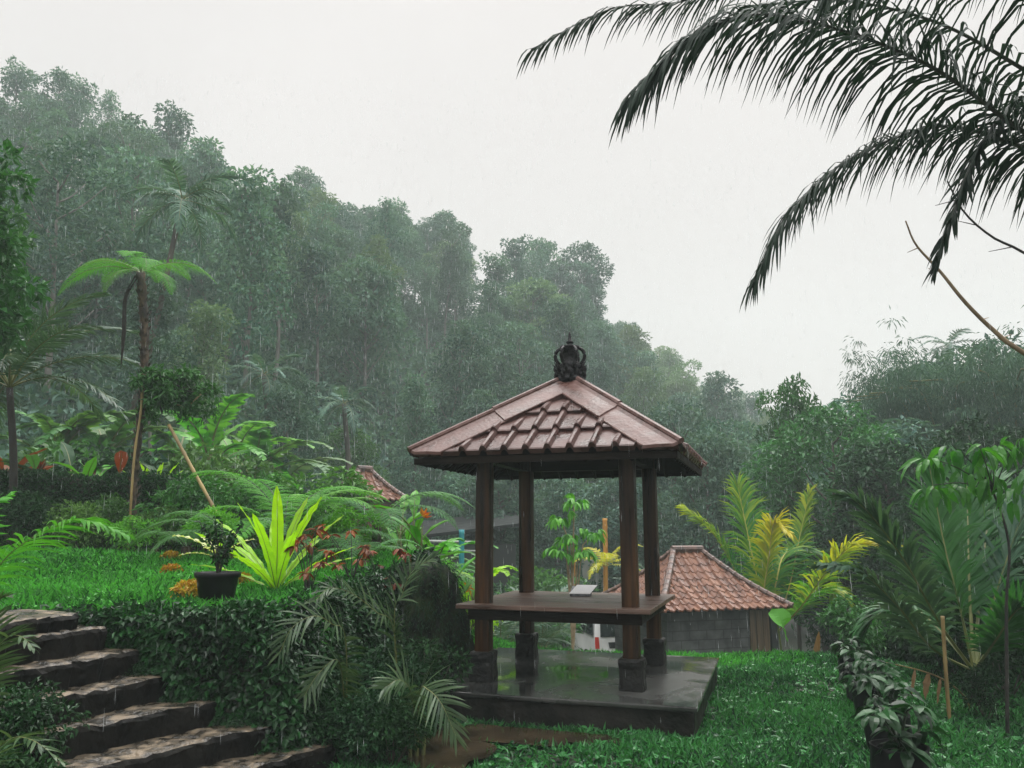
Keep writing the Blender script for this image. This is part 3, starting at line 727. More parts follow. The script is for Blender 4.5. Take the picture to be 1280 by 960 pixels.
# leafy creeper on the bank between steps and pavilion
def bank_keep(x, y): return (y > 6.02) & (y < 10.9) & (x < xedge(y) + .10) & (x > -3.7)
def bank_pts(n):
    x = rng.uniform(-3.7, -.3, n); y = rng.uniform(6.0, 10.9, n)
    k = bank_keep(x, y); x, y = x[k], y[k]; s_ = slope(x, y); k = rng.random(len(x)) < np.clip((s_ - .7) / 1.6, .0, 1); return x[k], y[k]
x, y = bank_pts(420000)
if len(x) > 60000: x, y = x[:60000], y[:60000]
N = gnormal(x, y, .08); n = len(x)
lump = .10 + .08 * np.sin(x * 6 + y * 3) * np.sin(y * 7 - x * 2)
P = np.stack([x, y, ground(x, y)], 1) + N * (rng.random((n, 1)) ** .6 * lump[:, None])
mb = MB(); A = nrm(N * .5 + rng.normal(0, .45, (n, 3)) + [0, 0, -.45])
leaves(mb, P, A, N + rng.normal(0, .25, (n, 3)) + [0, 0, .35], rng.uniform(.03, .08, n), rng.uniform(.022, .052, n), .15, .2, var=np.clip(.45 + .35 * np.sin(x * 5.1 + y * 2) * np.sin(P[:, 2] * 6 + x * 3) + rng.normal(0, .25, n), 0, 1))
cx_, cy_ = bank_pts(30000); pick = rng.permutation(len(cx_))[:150]
ex = rng.uniform(-3.2, -1.5, 46); ey = 6.20 + rng.random(46) * .16
ey2 = rng.uniform(6.3, 9.0, 40); ex2 = xedge(ey2) - .45 - rng.random(40) * .2
for x_, y_ in zip(np.concatenate([cx_[pick], ex, ex2]), np.concatenate([cy_[pick], ey, ey2])):
    r_ = rng.uniform(.06, .15); clump(mb, (x_, y_, float(ground(x_, y_)) - r_ * .25), r_, int(90 * (r_ / .13) ** 2), .06, .042, .8, hang=.5, vb=rng.uniform(.35, .8), rad=.3)
tag(mb.build('bank_creeper', M['bank_leaf']), 'dark glossy creeper covering the bank beside the stone steps', 'creeper', kind='stuff')
# creeper over the front edge of the bank and along the right of the stairs
def blanket(n, p0, p1, w, h, lo=.04, hi=.075, mat='bank_leaf'):
    pass

# ------------------------------------------------------------------ vegetation prototypes
def make_tree(seed, Ht, cr, cb, nc, nl, L, shape='round', bark='bark_pale', leaf='hill_leaf', trunk_r=.14, clr=1.15):
    """returns (trunk mesh, crown mesh): tapered bent trunk, limbs to leaf clumps"""
    global rng
    keep = rng; rng = np.random.default_rng(seed)
    tm, cm = MB(), MB()
    lean = rng.normal(0, .04, 2)
    top = np.array([lean[0] * Ht, lean[1] * Ht, Ht * .88])
    tp = catmull([(0, 0, -.4), (lean[0] * .2 * Ht + rng.normal(0, .12), rng.normal(0, .12), Ht * .3), (lean[0] * .6 * Ht, lean[1] * .6 * Ht + rng.normal(0, .15), Ht * .6), top], 16)
    tube(tm, tp, np.linspace(trunk_r, trunk_r * .25, 16), 7)
    zc0 = Ht * cb
    for k in range(nc):
        f = (k + .5) / nc; f = f ** .85
        z = zc0 + (Ht - zc0) * f
        if shape == 'round': prof = math.sqrt(max(1 - (2 * f - .9) ** 2 / 1.25, .05))
        elif shape == 'dome': prof = math.sqrt(max(1 - f ** 2.2, .04)) * (.75 + .25 * f)
        elif shape == 'cone': prof = 1.05 * (1 - f) + .12
        elif shape == 'slim': prof = .75 * (1 - f) ** .6 + .22
        else: prof = .55 + .45 * math.sin(f * 9 + seed)
        a = k * 2.399 + rng.normal(0, .5); rad = cr * prof * rng.uniform(.45, 1.0)
        ax = np.array([np.interp(z, tp[:, 2], tp[:, 0]), np.interp(z, tp[:, 2], tp[:, 1])])
        c = np.array([ax[0] + math.cos(a) * rad, ax[1] + math.sin(a) * rad, z])
        r = clr * rng.uniform(.6, 1.15) * (1.1 - .35 * f)
        vb = np.clip(rng.normal(.5, .2), .15, .85)
        clump(cm, c, r, int(nl * (r / clr) ** 2), L, L * .5, .72, vb=vb)
        if k % 2 == 0:
            z0 = max(z - rad * .8 - .4, Ht * .25); p0 = np.array([np.interp(z0, tp[:, 2], tp[:, 0]), np.interp(z0, tp[:, 2], tp[:, 1]), z0])
            tube(tm, catmull([p0, (p0 + c) / 2 + np.array([0, 0, -.15]), c], 6), [trunk_r * .32, trunk_r * .12], 5)
    res = (tm.mesh('trunk', M[bark], True), cm.mesh('crown', M[leaf]))
    rng = keep
    return res

def plant_tree(meshes, loc, s, rz, label, cat='tree', group=None, name='forest_tree', mat=None, asp=1.):
    t = thing(name, label, cat, loc, group, rz, s); t.scale = (s * asp, s * asp / (.6 + .4 * asp), s)
    link('trunk', meshes[0], t); c = link('crown', meshes[1], t)
    if mat: c.material_slots[0].link = 'OBJECT'; c.material_slots[0].material = M[mat]
    return t

HT = [make_tree(101, 11.5, 2.7, .42, 34, 190, .34, 'round'), make_tree(102, 12.5, 2.3, .38, 36, 180, .34, 'dome'), make_tree(103, 12.0, 1.7, .35, 30, 170, .32, 'slim'),
      make_tree(104, 10.0, 3.1, .40, 34, 190, .36, 'dome'), make_tree(105, 13.0, 2.2, .50, 24, 170, .34, 'ragged'), make_tree(106, 9.0, 2.6, .30, 32, 190, .34, 'round')]
HT += [make_tree(107, 12.5, 1.5, .45, 20, 210, .28, 'ragged', clr=.95), make_tree(108, 11.0, 3.2, .66, 26, 230, .28, 'dome', clr=.95), make_tree(109, 13.5, 2.0, .30, 42, 150, .28, 'ragged', clr=.9), make_tree(110, 11.0, 2.0, .25, 40, 170, .28, 'cone', clr=.85), make_tree(111, 12.0, 2.7, .45, 30, 140, .24, 'round', clr=1.0)]
KIND = ['round headed', 'domed', 'slender', 'broad spreading', 'ragged tall', 'low bushy', 'thin sparse', 'flat topped', 'shaggy', 'conical', 'airy']
def zone(px, f):
    if px > 770: return 'far ridge to the right of the pavilion finial'
    side = 'left end' if px < 170 else ('left part' if px < 340 else ('middle' if px < 560 else 'right part'))
    lev = 'crest' if f > .82 else ('upper slope' if f > .52 else ('lower slope' if f > .22 else 'foot'))
    return f'{side} of the hill ' + lev
nh = 0
Yrow = 24.0
while Yrow < 155:
    sp_ = 4.3 + Yrow * .012
    amin, amax = -.78, .62
    a = amin + rng.random() * sp_ / Yrow
    while a < amax:
        Y = Yrow + rng.uniform(-1.6, 1.6); aa = a + rng.normal(0, .25) * sp_ / Yrow
        a += sp_ / Yrow
        Rr, Hr, B = [float(v) for v in ridge(aa)]
        if Y < B + 1.0 or Y > Rr + 3: continue
        px = 640 + 1000 * aa * .98
        if px > 1010 and Y > 70: continue
        if px > 960 and rng.random() < .3: continue
        f = (Y - B) / (Rr - B)
        x = aa * Y; z = float(ground(x, Y))
        k = int(rng.integers(0, 11)); s_ = rng.uniform(.72, 1.02) * (1.0 if f > .15 else .72)
        if f > .8 and k == 5: k = 1
        zn = zone(px, f)
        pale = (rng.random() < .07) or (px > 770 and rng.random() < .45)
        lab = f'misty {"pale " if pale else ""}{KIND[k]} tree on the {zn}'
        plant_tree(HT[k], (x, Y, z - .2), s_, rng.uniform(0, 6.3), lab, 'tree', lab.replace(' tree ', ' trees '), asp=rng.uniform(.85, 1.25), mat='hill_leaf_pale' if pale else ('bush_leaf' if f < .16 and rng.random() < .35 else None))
        nh += 1
    Yrow += sp_ * .86
print('hill trees', nh)
# single trees standing out on the skyline
for px, py, Y, k, s_, lab in ((30, 88, 66, 4, 1.05, 'tallest sparse tree on the crest at the far left edge of the hill'),
                              (215, 132, 62, 2, 1.25, 'tall pointed tree rising above the crest over the tree fern'),
                              (365, 214, 80, 1, 1.05, 'domed tree standing up on the skyline left of the hill centre'),
                              (550, 272, 86, 3, 1.15, 'wide domed tree on the skyline above the pavilion roof left'),
                              (718, 306, 88, 0, 1.2, 'big round tree at the right end of the hill crest above the finial'),
                              (470, 264, 84, 3, 1.0, 'broad crowned tree on the skyline in the hill middle')):
    p = at(px, py, Y); h = HT[k][1].vertices
    ht = [11.5, 12.5, 12.0, 10.0, 13.0, 9.0][k] * s_
    plant_tree(HT[k], (p[0], Y, p[2] - ht), s_, px * .1, lab)
# undergrowth: low leafy cover over the hill side
xs_ = []; n = 5200
a = rng.uniform(-.8, .62, n); Rr, Hr, B = ridge(a); Y = (B - 5) + (np.minimum(Rr, 110) - B + 5) * rng.random(n) ** 1.2
mb = MB()
for ai, Yi in zip(a, Y):
    x = ai * Yi
    if -3 < x < 9 and Yi < 30: continue
    z = float(ground(x, Yi)); r = rng.uniform(.8, 1.7)
    clump(mb, (x, Yi, z + r * .35), r, 42, .5, .25, .8, vb=rng.uniform(.25, .75))
tag(mb.build('forest_undergrowth', M['hill_leaf']), 'dense leafy undergrowth covering the hillside between the trees', 'undergrowth', kind='stuff')

# pale palms on the hillside
def palm_fronds(root, me, n, loc=(0, 0, 0), e=(70, -30), s=(.85, 1.1), seed=0, name='frond'):
    r_ = random.Random(seed)
    for k in range(n):
        f = (k + .5) / n; el = R(e[0] + (e[1] - e[0]) * f)
        link(name, me, root, loc, (0, -el, k * 2.399 + r_.uniform(-.2, .2)), (r_.uniform(*s),) * 3)
def proto_frond(name, mats, FL=2.2, e0=8, e1=-70, **kw):
    mb = MB(); frond(mb, arch(FL, e0, e1), **kw); return mb.mesh(name, mats)
coco_far = proto_frond('frond', [M['hill_leaf'], M['rachis']], 3.4, 5, -75, n=34, L=.85, W=.09, droop=.9, rr=.03, seg=2)
for px, py, Y, bx, lab in ((228, 250, 25, 120, 'misty coconut palm with pale leaning trunk on the left hillside'), (330, 468, 30, 326, 'palm with drooping fronds at the hill foot left of the pavilion'),
                           (1185, 432, 62, 1190, 'small far coconut palm on the right skyline under the bare twig'), (1150, 478, 46, 1152, 'palm poking out of the bamboo thicket on the right'),
                           (430, 505, 34, 425, 'slim palm among the trees at the hill foot above the left hut')):
    p = at(px, py, Y); b = gp(bx, Y)
    t = thing('coconut_palm', lab, 'palm', b)
    mb = MB(); tube(mb, catmull([b - [0, 0, .3], b * .55 + p * .45 + [.3, 0, 0], p], 14), [.11, .09, .08] if px < 300 else [.16, .12, .10], 7); mb.build('trunk', M['bark'], t, True)
    palm_fronds(t, coco_far, 13, tuple(p - b), (62, -35), (.7, .95) if Y > 40 else ((.55, .7) if px < 300 else (.45, .6)), px)

# ------------------------------------------------------------------ shrubs, bananas, garden plants
BUSH = []
for sd, (nc, r) in enumerate(((9, .5), (14, .6), (7, .42))):
    mb = MB(); st = MB()
    keep, rng = rng, np.random.default_rng(300 + sd)
    for k in range(nc):
        a = k * 2.4; rad = rng.uniform(0, .75); c = (math.cos(a) * rad, math.sin(a) * rad, rng.uniform(.3, 1.25) * (1.2 - rad * .5))
        clump(mb, c, r * rng.uniform(.7, 1.1), 170, .15, .07, .8, vb=rng.uniform(.3, .7))
        tube(st, catmull([(0, 0, -.1), (c[0] * .5, c[1] * .5, c[2] * .4), c], 6), [.02, .006], 5)
    rng = keep
    BUSH.append((st.mesh('stem', M['bark'], True), mb.mesh('foliage', M['bush_leaf'])))
def shrub(px, Y, s, lab, mat=None, k=0, group=None, name='shrub', dz=0):
    t = thing(name, lab, 'shrub', gp(px, Y, dz), group, rng.uniform(0, 6), s)
    link('stem', BUSH[k][0], t); c = link('foliage', BUSH[k][1], t)
    if mat: c.material_slots[0].link = 'OBJECT'; c.material_slots[0].material = M[mat]
    return t

def strap_leaf(L, W, e0, e1, prof, fold=.2, ripple=.03, rf=30, stalk=0, vein=None):
    mb = MB(); P = arch(L + stalk, e0, e1, 16)
    n0 = 0
    if stalk:
        full = catmull(P, 24); k = int(24 * stalk / (L + stalk)); tube(mb, full[:k + 1], [.016, .010], 6, 1); P = full[k:]
    bigleaf(mb, P, W, prof, fold, ripple, rf, 0, .5)
    tube(mb, P + np.array([0, 0, .002]), [W * .045, W * .01], 5, 1)
    return mb
OV = (.05, .5, .85, 1., .97, .85, .6, .3, .02)
mb = MB(); frond(mb, arch(1.5, 68, -40, 14), n=20, L=.22, W=.10, droop=.45, s0=.2, a0=68, a1=35, rr=.02, lift=.12, seg=2, jit=.07, prof=(.6, .95, 1, .95, .8, .45)); banana_leaf = mb.mesh('leaf', [M['bush_leaf'], M['rachis']])
def banana(px, Y, s, n, lab, mat='bright_leaf', group=None, name='banana_plant', cat='banana plant'):
    t = thing(name, lab, cat, gp(px, Y), group, rng.uniform(0, 6), s)
    mb = MB(); tube(mb, np.array([(0, 0, -.2), (0, .02, .5), (.02, 0, 1.1)]), [.10, .07, .045], 8); st = mb.build('stem', M['rachis'], t, True, origin=(0, 0, 0))
    for k in range(n):
        o = link('leaf', banana_leaf, t, (0, 0, .9 + .03 * k), (0, R(-10 + rng.uniform(-12, 25)), k * 2.4 + rng.uniform(-.3, .3)), (rng.uniform(.75, 1.1),) * 3)
        o.material_slots[0].link = 'OBJECT'; o.material_slots[0].material = M[mat]
    return t

# --- trees on the right, nearer
NT = [make_tree(201, 9.0, 1.7, .25, 44, 260, .24, 'ragged', 'bark', 'tree_leaf', .13, .85), make_tree(202, 8.0, 2.4, .22, 46, 260, .22, 'round', 'bark', 'tree_leaf', .14, .9), make_tree(203, 6.5, 1.8, .2, 40, 240, .2, 'dome', 'bark', 'tree_leaf', .12, .8)]
def tree_at(px, py, Y, k, lab, mat=None, rz=0., name='broadleaf_tree', wid=1.):
    ht = [9.0, 8.0, 6.5][k]; b = gp(px, Y); p = at(px, py, Y); s_ = (p[2] - b[2]) / (ht * 1.04)
    t = plant_tree(NT[k], b, s_, rz, lab, name=name, mat=mat); t.scale = (s_ * wid, s_ * wid, s_); return t
tree_at(1035, 505, 25, 1, 'leafy green broadleaf tree behind the yellow tipped palm', None, .4, wid=1.05)
tree_at(1000, 476, 27, 0, 'slim tree whose top pokes above its neighbours right of the pavilion', None, 1.2, wid=.62)
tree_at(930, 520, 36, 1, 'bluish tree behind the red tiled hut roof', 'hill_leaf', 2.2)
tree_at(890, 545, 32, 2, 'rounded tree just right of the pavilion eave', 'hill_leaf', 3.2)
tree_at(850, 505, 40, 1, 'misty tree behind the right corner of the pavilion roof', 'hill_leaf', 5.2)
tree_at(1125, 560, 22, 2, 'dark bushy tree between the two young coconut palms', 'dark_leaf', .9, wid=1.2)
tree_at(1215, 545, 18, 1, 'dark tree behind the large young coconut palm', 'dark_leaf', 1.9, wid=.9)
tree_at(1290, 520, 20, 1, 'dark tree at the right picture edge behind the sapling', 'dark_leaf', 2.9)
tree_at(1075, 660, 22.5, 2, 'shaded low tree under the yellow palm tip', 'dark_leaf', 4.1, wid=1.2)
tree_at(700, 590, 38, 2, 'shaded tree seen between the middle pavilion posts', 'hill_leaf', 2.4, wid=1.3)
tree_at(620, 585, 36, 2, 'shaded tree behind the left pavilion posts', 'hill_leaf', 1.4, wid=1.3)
tree_at(780, 600, 34, 2, 'shaded tree seen just beside the front right post', 'hill_leaf', .4, wid=1.3)
# bamboo thicket on the right
bam_leaf = MB()
for k in range(16):
    a = k * 2.4; P = catmull([(0, 0, 0), (math.cos(a) * .5, math.sin(a) * .5, 3.2), (math.cos(a) * 1.5, math.sin(a) * 1.5, 5.2), (math.cos(a) * 3.0, math.sin(a) * 3.0, 5.5 + rng.uniform(-.6, .5))], 30)
    for q in range(8, 30):
        for _ in range(4):
            c = P[q] + rng.normal(0, .3, 3); n = 28; d = nrm(rng.normal(0, 1, (n, 3)) * [1, 1, .4])
            leaves(bam_leaf, c + d * rng.uniform(.02, .3, (n, 1)), nrm(d + [0, 0, -.55]), np.tile([0, 0, 1.], (n, 1)) + rng.normal(0, .3, (n, 3)), rng.uniform(.11, .19, n), .026, .1, .2, var=np.clip(rng.normal(.5, .25, n), 0, 1))
bam_stem = MB()
for k in range(16):
    a = k * 2.4; P = catmull([(0, 0, -.3), (math.cos(a) * .5, math.sin(a) * .5, 3.2), (math.cos(a) * 1.5, math.sin(a) * 1.5, 5.2), (math.cos(a) * 3.0, math.sin(a) * 3.0, 5.3)], 16); tube(bam_stem, P, [.05, .015], 5)
bsm, blm = bam_stem.mesh('culms', M['rachis'], True), bam_leaf.mesh('foliage', M['hill_leaf'])
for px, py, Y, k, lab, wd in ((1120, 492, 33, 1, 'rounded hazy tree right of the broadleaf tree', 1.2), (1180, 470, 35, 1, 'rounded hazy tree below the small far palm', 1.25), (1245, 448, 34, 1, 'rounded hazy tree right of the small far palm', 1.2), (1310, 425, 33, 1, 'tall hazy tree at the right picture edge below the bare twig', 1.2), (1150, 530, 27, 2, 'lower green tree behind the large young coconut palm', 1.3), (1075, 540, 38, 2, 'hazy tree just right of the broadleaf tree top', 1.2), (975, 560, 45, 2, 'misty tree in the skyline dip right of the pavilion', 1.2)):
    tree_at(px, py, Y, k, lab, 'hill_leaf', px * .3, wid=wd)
for px, py, Y, w, lab in ((1215, 470, 30, .7, 'wispy bamboo clump between the hazy trees on the right'), (1290, 455, 29, .8, 'wispy bamboo clump at the right edge under the bare twig')):
    b = gp(px, Y); p = at(px, py, Y); s_ = (p[2] - b[2]) / 5.8
    t = thing('bamboo_clump', lab, 'bamboo', b, rz=px * .37); t.scale = (s_ * w, s_ * w, s_); link('culms', bsm, t); link('foliage', blm, t)

# --- shrubs under the trees on the right and behind the lawn
i = 0
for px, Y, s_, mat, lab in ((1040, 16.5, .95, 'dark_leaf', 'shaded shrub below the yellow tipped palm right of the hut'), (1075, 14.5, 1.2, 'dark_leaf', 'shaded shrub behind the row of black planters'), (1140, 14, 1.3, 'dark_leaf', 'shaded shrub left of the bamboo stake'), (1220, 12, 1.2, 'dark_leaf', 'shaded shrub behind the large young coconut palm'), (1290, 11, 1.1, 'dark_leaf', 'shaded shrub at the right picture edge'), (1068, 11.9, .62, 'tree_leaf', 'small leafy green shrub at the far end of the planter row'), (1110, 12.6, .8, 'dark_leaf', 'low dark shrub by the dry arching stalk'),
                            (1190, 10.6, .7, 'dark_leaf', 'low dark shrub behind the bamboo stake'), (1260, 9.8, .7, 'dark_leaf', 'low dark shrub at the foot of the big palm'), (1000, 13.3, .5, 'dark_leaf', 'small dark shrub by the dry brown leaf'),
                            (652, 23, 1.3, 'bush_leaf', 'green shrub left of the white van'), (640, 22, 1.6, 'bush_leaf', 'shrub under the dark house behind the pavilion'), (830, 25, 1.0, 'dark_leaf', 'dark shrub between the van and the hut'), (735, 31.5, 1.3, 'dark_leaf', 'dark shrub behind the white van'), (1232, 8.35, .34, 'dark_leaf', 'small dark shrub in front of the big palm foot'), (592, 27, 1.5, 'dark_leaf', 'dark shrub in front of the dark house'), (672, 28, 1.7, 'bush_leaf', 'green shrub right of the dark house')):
    shrub(px, Y, s_, lab, mat, i % 3); i += 1
# left garden belt between hedge and hill
for px, Y, s_, mat, lab in ((20, 17, 1.3, 'bush_leaf', 'green shrub behind the cannas at the left edge'), (90, 18, 1.5, 'bush_leaf', 'green shrub behind the left end of the hedge'), (140, 16, 1.2, 'dark_leaf', 'dark shrub left of the tree fern trunk'), (250, 17, 1.4, 'bush_leaf', 'green shrub behind the leaning bamboo pole'),
                            (310, 18, 1.3, 'bush_leaf', 'green shrub behind the low tree fern'), (375, 19, 1.4, 'bush_leaf', 'green shrub left of the small tiled hut'), (280, 13.5, .9, 'bush_leaf', 'low shrub beside the leaning bamboo pole'), (330, 12.5, .8, 'bush_leaf', 'low shrub behind the bright birds nest fern'),
                            (240, 11.8, .7, 'bush_leaf', 'low shrub at the rounded end of the hedge'), (420, 12.5, .9, 'bush_leaf', 'shrub in front of the small tiled hut'), (480, 13, .9, 'bush_leaf', 'shrub right of the small tiled hut'), (545, 14, .8, 'bright_leaf', 'bright shrub behind the yellow flowered plants'),
                            (590, 13.5, .55, 'lime', 'yellow green shrub between the left pavilion posts'), (565, 12.4, .45, 'lime', 'small yellow green shrub by the blue pipe'), (500, 24, 1.7, 'bush_leaf', 'wide shrub behind the small tiled hut'), (560, 25, 1.6, 'dark_leaf', 'dark shrub beside the dark house'),
                            (60, 11.7, .5, 'dark_leaf', 'dark low shrub in front of the hedge at left'), (130, 11.5, .5, 'bush_leaf', 'low shrub in front of the hedge middle'), (200, 11.2, .45, 'bush_leaf', 'low shrub in front of the hedge right end'), (20, 11.2, .55, 'dark_leaf', 'dark low shrub at the left edge before the hedge'), (95, 10.9, .42, 'bush_leaf', 'low green shrub at the lawn edge before the hedge'), (160, 10.7, .34, 'fern', 'pale green low shrub beside the tree fern foot'), (265, 10.2, .4, 'bright_leaf', 'bright low shrub behind the potted plant'), (375, 10.4, .42, 'bush_leaf', 'green low shrub behind the birds nest fern right side'), (430, 10.2, .4, 'bright_leaf', 'bright low shrub between the birds nest fern and the mossy mound'),
                            (232, 6.08, .15, 'bank_leaf', 'small creeper tuft at the right end of the middle step'), (305, 6.08, .16, 'bank_leaf', 'small creeper tuft at the right end of a lower step'), (165, 6.08, .13, 'bank_leaf', 'small creeper tuft at the right end of an upper step')):
    shrub(px, Y, s_, lab, mat, i % 3); i += 1
for px, Y, s_, n, mat, lab in ((255, 21, 1.9, 8, 'bright_leaf', 'banana plant behind the creeper covered trunk'), (362, 22, 2.0, 8, 'fern', 'banana plant at the hill foot left of centre'), (402, 21, 1.8, 9, 'fern', 'banana plant behind the low tree fern fronds'), (312, 23, 2.1, 8, 'bush_leaf', 'banana plant under the palm at the hill foot'), (60, 19, 1.8, 8, 'bush_leaf', 'banana plant behind the left cannas'), (215, 22, 1.8, 8, 'bush_leaf', 'banana plant right of the tree fern trunk'), (450, 25, 2.0, 8, 'fern', 'banana plant behind the small tiled hut'), (285, 25, 2.2, 8, 'fern', 'tall banana plant right of the leaning bamboo pole'), (340, 26, 2.3, 9, 'hill_leaf_pale', 'pale banana plant highest on the hill foot'), (505, 25, 2.0, 8, 'bush_leaf', 'banana plant left of the pavilion roof corner'), (120, 20, 1.9, 8, 'bush_leaf', 'banana plant left of the tree fern trunk'),
                                (545, 12.6, .85, 6, 'bright_leaf', 'bright banana plant left of the front left post'), (603, 13.2, .75, 4, 'lime', 'banana plant with a lime leaf between the left posts')):
    banana(px, Y, s_, n, lab, mat)

# --- hedge
def leafy_box(cs, ws, hs, n, L, W, rot=0.):
    pass
hx0, hx1, hy0, hy1 = -10.5, -5.15, 12.5, 13.8
n = 46000; mb = MB(); core = MB()
u = rng.random(n); ph = rng.random(n) * math.pi          # wrap over front, top, back
xx = hx0 + (hx1 - hx0) * u
rnd = np.clip((hx1 - xx) / .7, 0, 1); rnd = np.sqrt(1 - (1 - rnd) ** 2)       # rounded right end
gz = ground(xx, np.full(n, 12.4))
sq = lambda c: np.sign(c) * abs(c) ** .35
hyh = (hy1 - hy0) / 2 * (rnd * .9 + .1); hht = (1.30 + .05 * np.sin(xx * 3)) * (.55 + .45 * rnd)
P = np.stack([xx, (hy0 + hy1) / 2 - sq(np.cos(ph)) * hyh, gz - .1 + sq(np.sin(ph)) ** 1 * hht * rng.uniform(.97, 1.0, n)], 1)
lowm = rng.random(n) < .5; P[lowm, 2] = gz[lowm] + (P[lowm, 2] - gz[lowm]) * rng.random(lowm.sum())
Nn = np.stack([np.zeros(n) + (1 - rnd), -np.cos(ph), np.sin(ph) ** 3], 1); P += Nn * rng.uniform(-.09, .05, (n, 1))
leaves(mb, P, nrm(Nn * .6 + rng.normal(0, .5, (n, 3)) + [0, 0, .1]), Nn + rng.normal(0, .4, (n, 3)), rng.uniform(.05, .09, n), rng.uniform(.025, .045, n))
xc = np.linspace(hx0, hx1 - .1, 20); prof = []
for x_ in xc:
    r_ = math.sqrt(max(1 - (1 - min((hx1 - x_) / .7, 1)) ** 2, .02)); z_ = float(ground(x_, 12.4)); yc = (hy0 + hy1) / 2; h_ = (hy1 - hy0) / 2 * r_ * .85; t_ = 1.15 * (.5 + .5 * r_)
    prof.append([(x_, yc - h_, z_ - .2), (x_, yc - h_, z_ + t_ * .9), (x_, yc - h_ * .8, z_ + t_), (x_, yc + h_ * .8, z_ + t_), (x_, yc + h_, z_ + t_ * .9), (x_, yc + h_, z_ - .2)])
V = np.array(prof); ii, jj = np.meshgrid(np.arange(19), np.arange(5), indexing='ij'); ii = ii.ravel(); jj = jj.ravel()
hd = thing('clipped_hedge', 'long dark clipped hedge with rounded end across the upper lawn', 'hedge', (-6.5, 13, 1.3))
mb.build('foliage', M['bank_leaf'], hd)
core.add(V.reshape(-1, 3), [np.stack([ii * 6 + jj, ii * 6 + jj + 1, (ii + 1) * 6 + jj + 1, (ii + 1) * 6 + jj], 1), np.arange(6)[None] + 19 * 6]); core.build('branches', M['soil'], hd)

# --- tall tree fern
fb = gp(167, 11.6); ft = at(176, 342, 11.6)
tf = thing('tree_fern', 'tall tree fern with dark shaggy trunk and bright fronds before the hedge', 'tree fern', fb)
mb = MB(); P = catmull([fb - [0, 0, .2], at(168, 600, 11.6), at(178, 500, 11.6), at(181, 420, 11.6), ft], 40)
T_ = np.linspace(0, 1, 40); tube(mb, P, (.042 + .022 * T_ + .012 * np.sin(np.arange(40) * 2.1)), 10)
k_ = 500; idx = rng.integers(2, 39, k_); aa = rng.random(k_) * 6.28; dd = np.stack([np.cos(aa), np.sin(aa), np.zeros(k_)], 1)
leaves(mb, P[idx] + dd * .06, nrm(dd * .5 + [0, 0, 1.]), dd, .09, .03, .1, -.1)
mb.build('trunk', M['fern_trunk'], tf, True)
ff = MB(); fern_frond(ff, arch(1.38, 34, -60, 12), n=21, L=.36, npin=20, pl=.026, droop=.7); ffm = ff.mesh('frond', [M['fern'], M['rachis']])
for az, el, s_ in ((176, 4, 1.0), (200, -14, 1.12), (4, 2, 1.1), (-28, -22, .8), (100, 18, .9), (60, 18, .85), (225, -6, .95), (150, 10, .9), (-60, -5, .9), (280, 8, .8), (250, -28, .75)):
    link('frond', ffm, tf, tuple(ft - fb), (0, R(-el), R(az)), (s_ * .84,) * 3)
mb = MB()
for q in range(2):
    b = ft + [-.03 - .05 * q, 0, -.03]; tube(mb, catmull([b, at(158 - q * 2, 372, 11.6), at(156 - q * 2, 410 + q * 5, 11.6), at(152 - q, 455 + q * 6, 11.6)], 16), [.008, .018, .022, .003], 5)
mb.build('dead_frond', M['dead'], tf)
# creeper bush round the trunk
cb_ = at(205, 492, 11.5)
t = thing('creeper_bush', 'dark leafy creeper bunched around the tree fern trunk', 'creeper', cb_)
mb = MB()
tw = MB()
for q in range(34):
    a = rng.uniform(0, 6.28); rad = rng.random() ** .6; c = cb_ + [.12 + .62 * rad * math.cos(a), rng.uniform(-.25, .25), -.05 + .46 * rad * math.sin(a) * (1.15 if math.sin(a) < 0 else .8)]
    clump(mb, c, rng.uniform(.08, .2), 60, .10, .05, .8, rad=.1, vb=rng.uniform(.2, .9)); tube(tw, catmull([cb_ + [0, 0, rng.uniform(-.3, .2)], (c + cb_) / 2 + [0, 0, .04], c], 6), [.012, .004], 4)
tw.build('twigs', M['twig_dark'], t)
mb.build('foliage', M['tree_leaf'], t)
mb = MB(); tube(mb, catmull([cb_ + [-.4, 0, .1], cb_, cb_ + [.3, 0, -.2], cb_ + [.6, 0, .05]], 10), .012, 5); mb.build('stem', M['twig'], t)
def pole(name, lab, pts, r, mat, node=.28, cat='pole'):
    t = MB(); P = catmull(pts, 40); rr = np.full(40, r); L_ = np.linalg.norm(P[-1] - P[0]); step = max(int(40 * node / L_), 3)
    rr[::step] *= 1.16; tube(t, P, rr, 8); return tag(t.build(name, M[mat], smooth=True), lab, cat)
pole('bamboo_pole', 'upright weathered bamboo pole tied beside the tree fern trunk', [gp(160, 11.3), at(167, 580, 11.35), at(176, 515, 11.4), at(178, 480, 11.4)], .017, 'bamboo')
pole('bamboo_pole', 'leaning tan bamboo pole propped right of the tree fern', [gp(292, 11.0), at(272, 645, 11.1), at(240, 585, 11.2), at(211, 531, 11.3)], .024, 'bamboo')

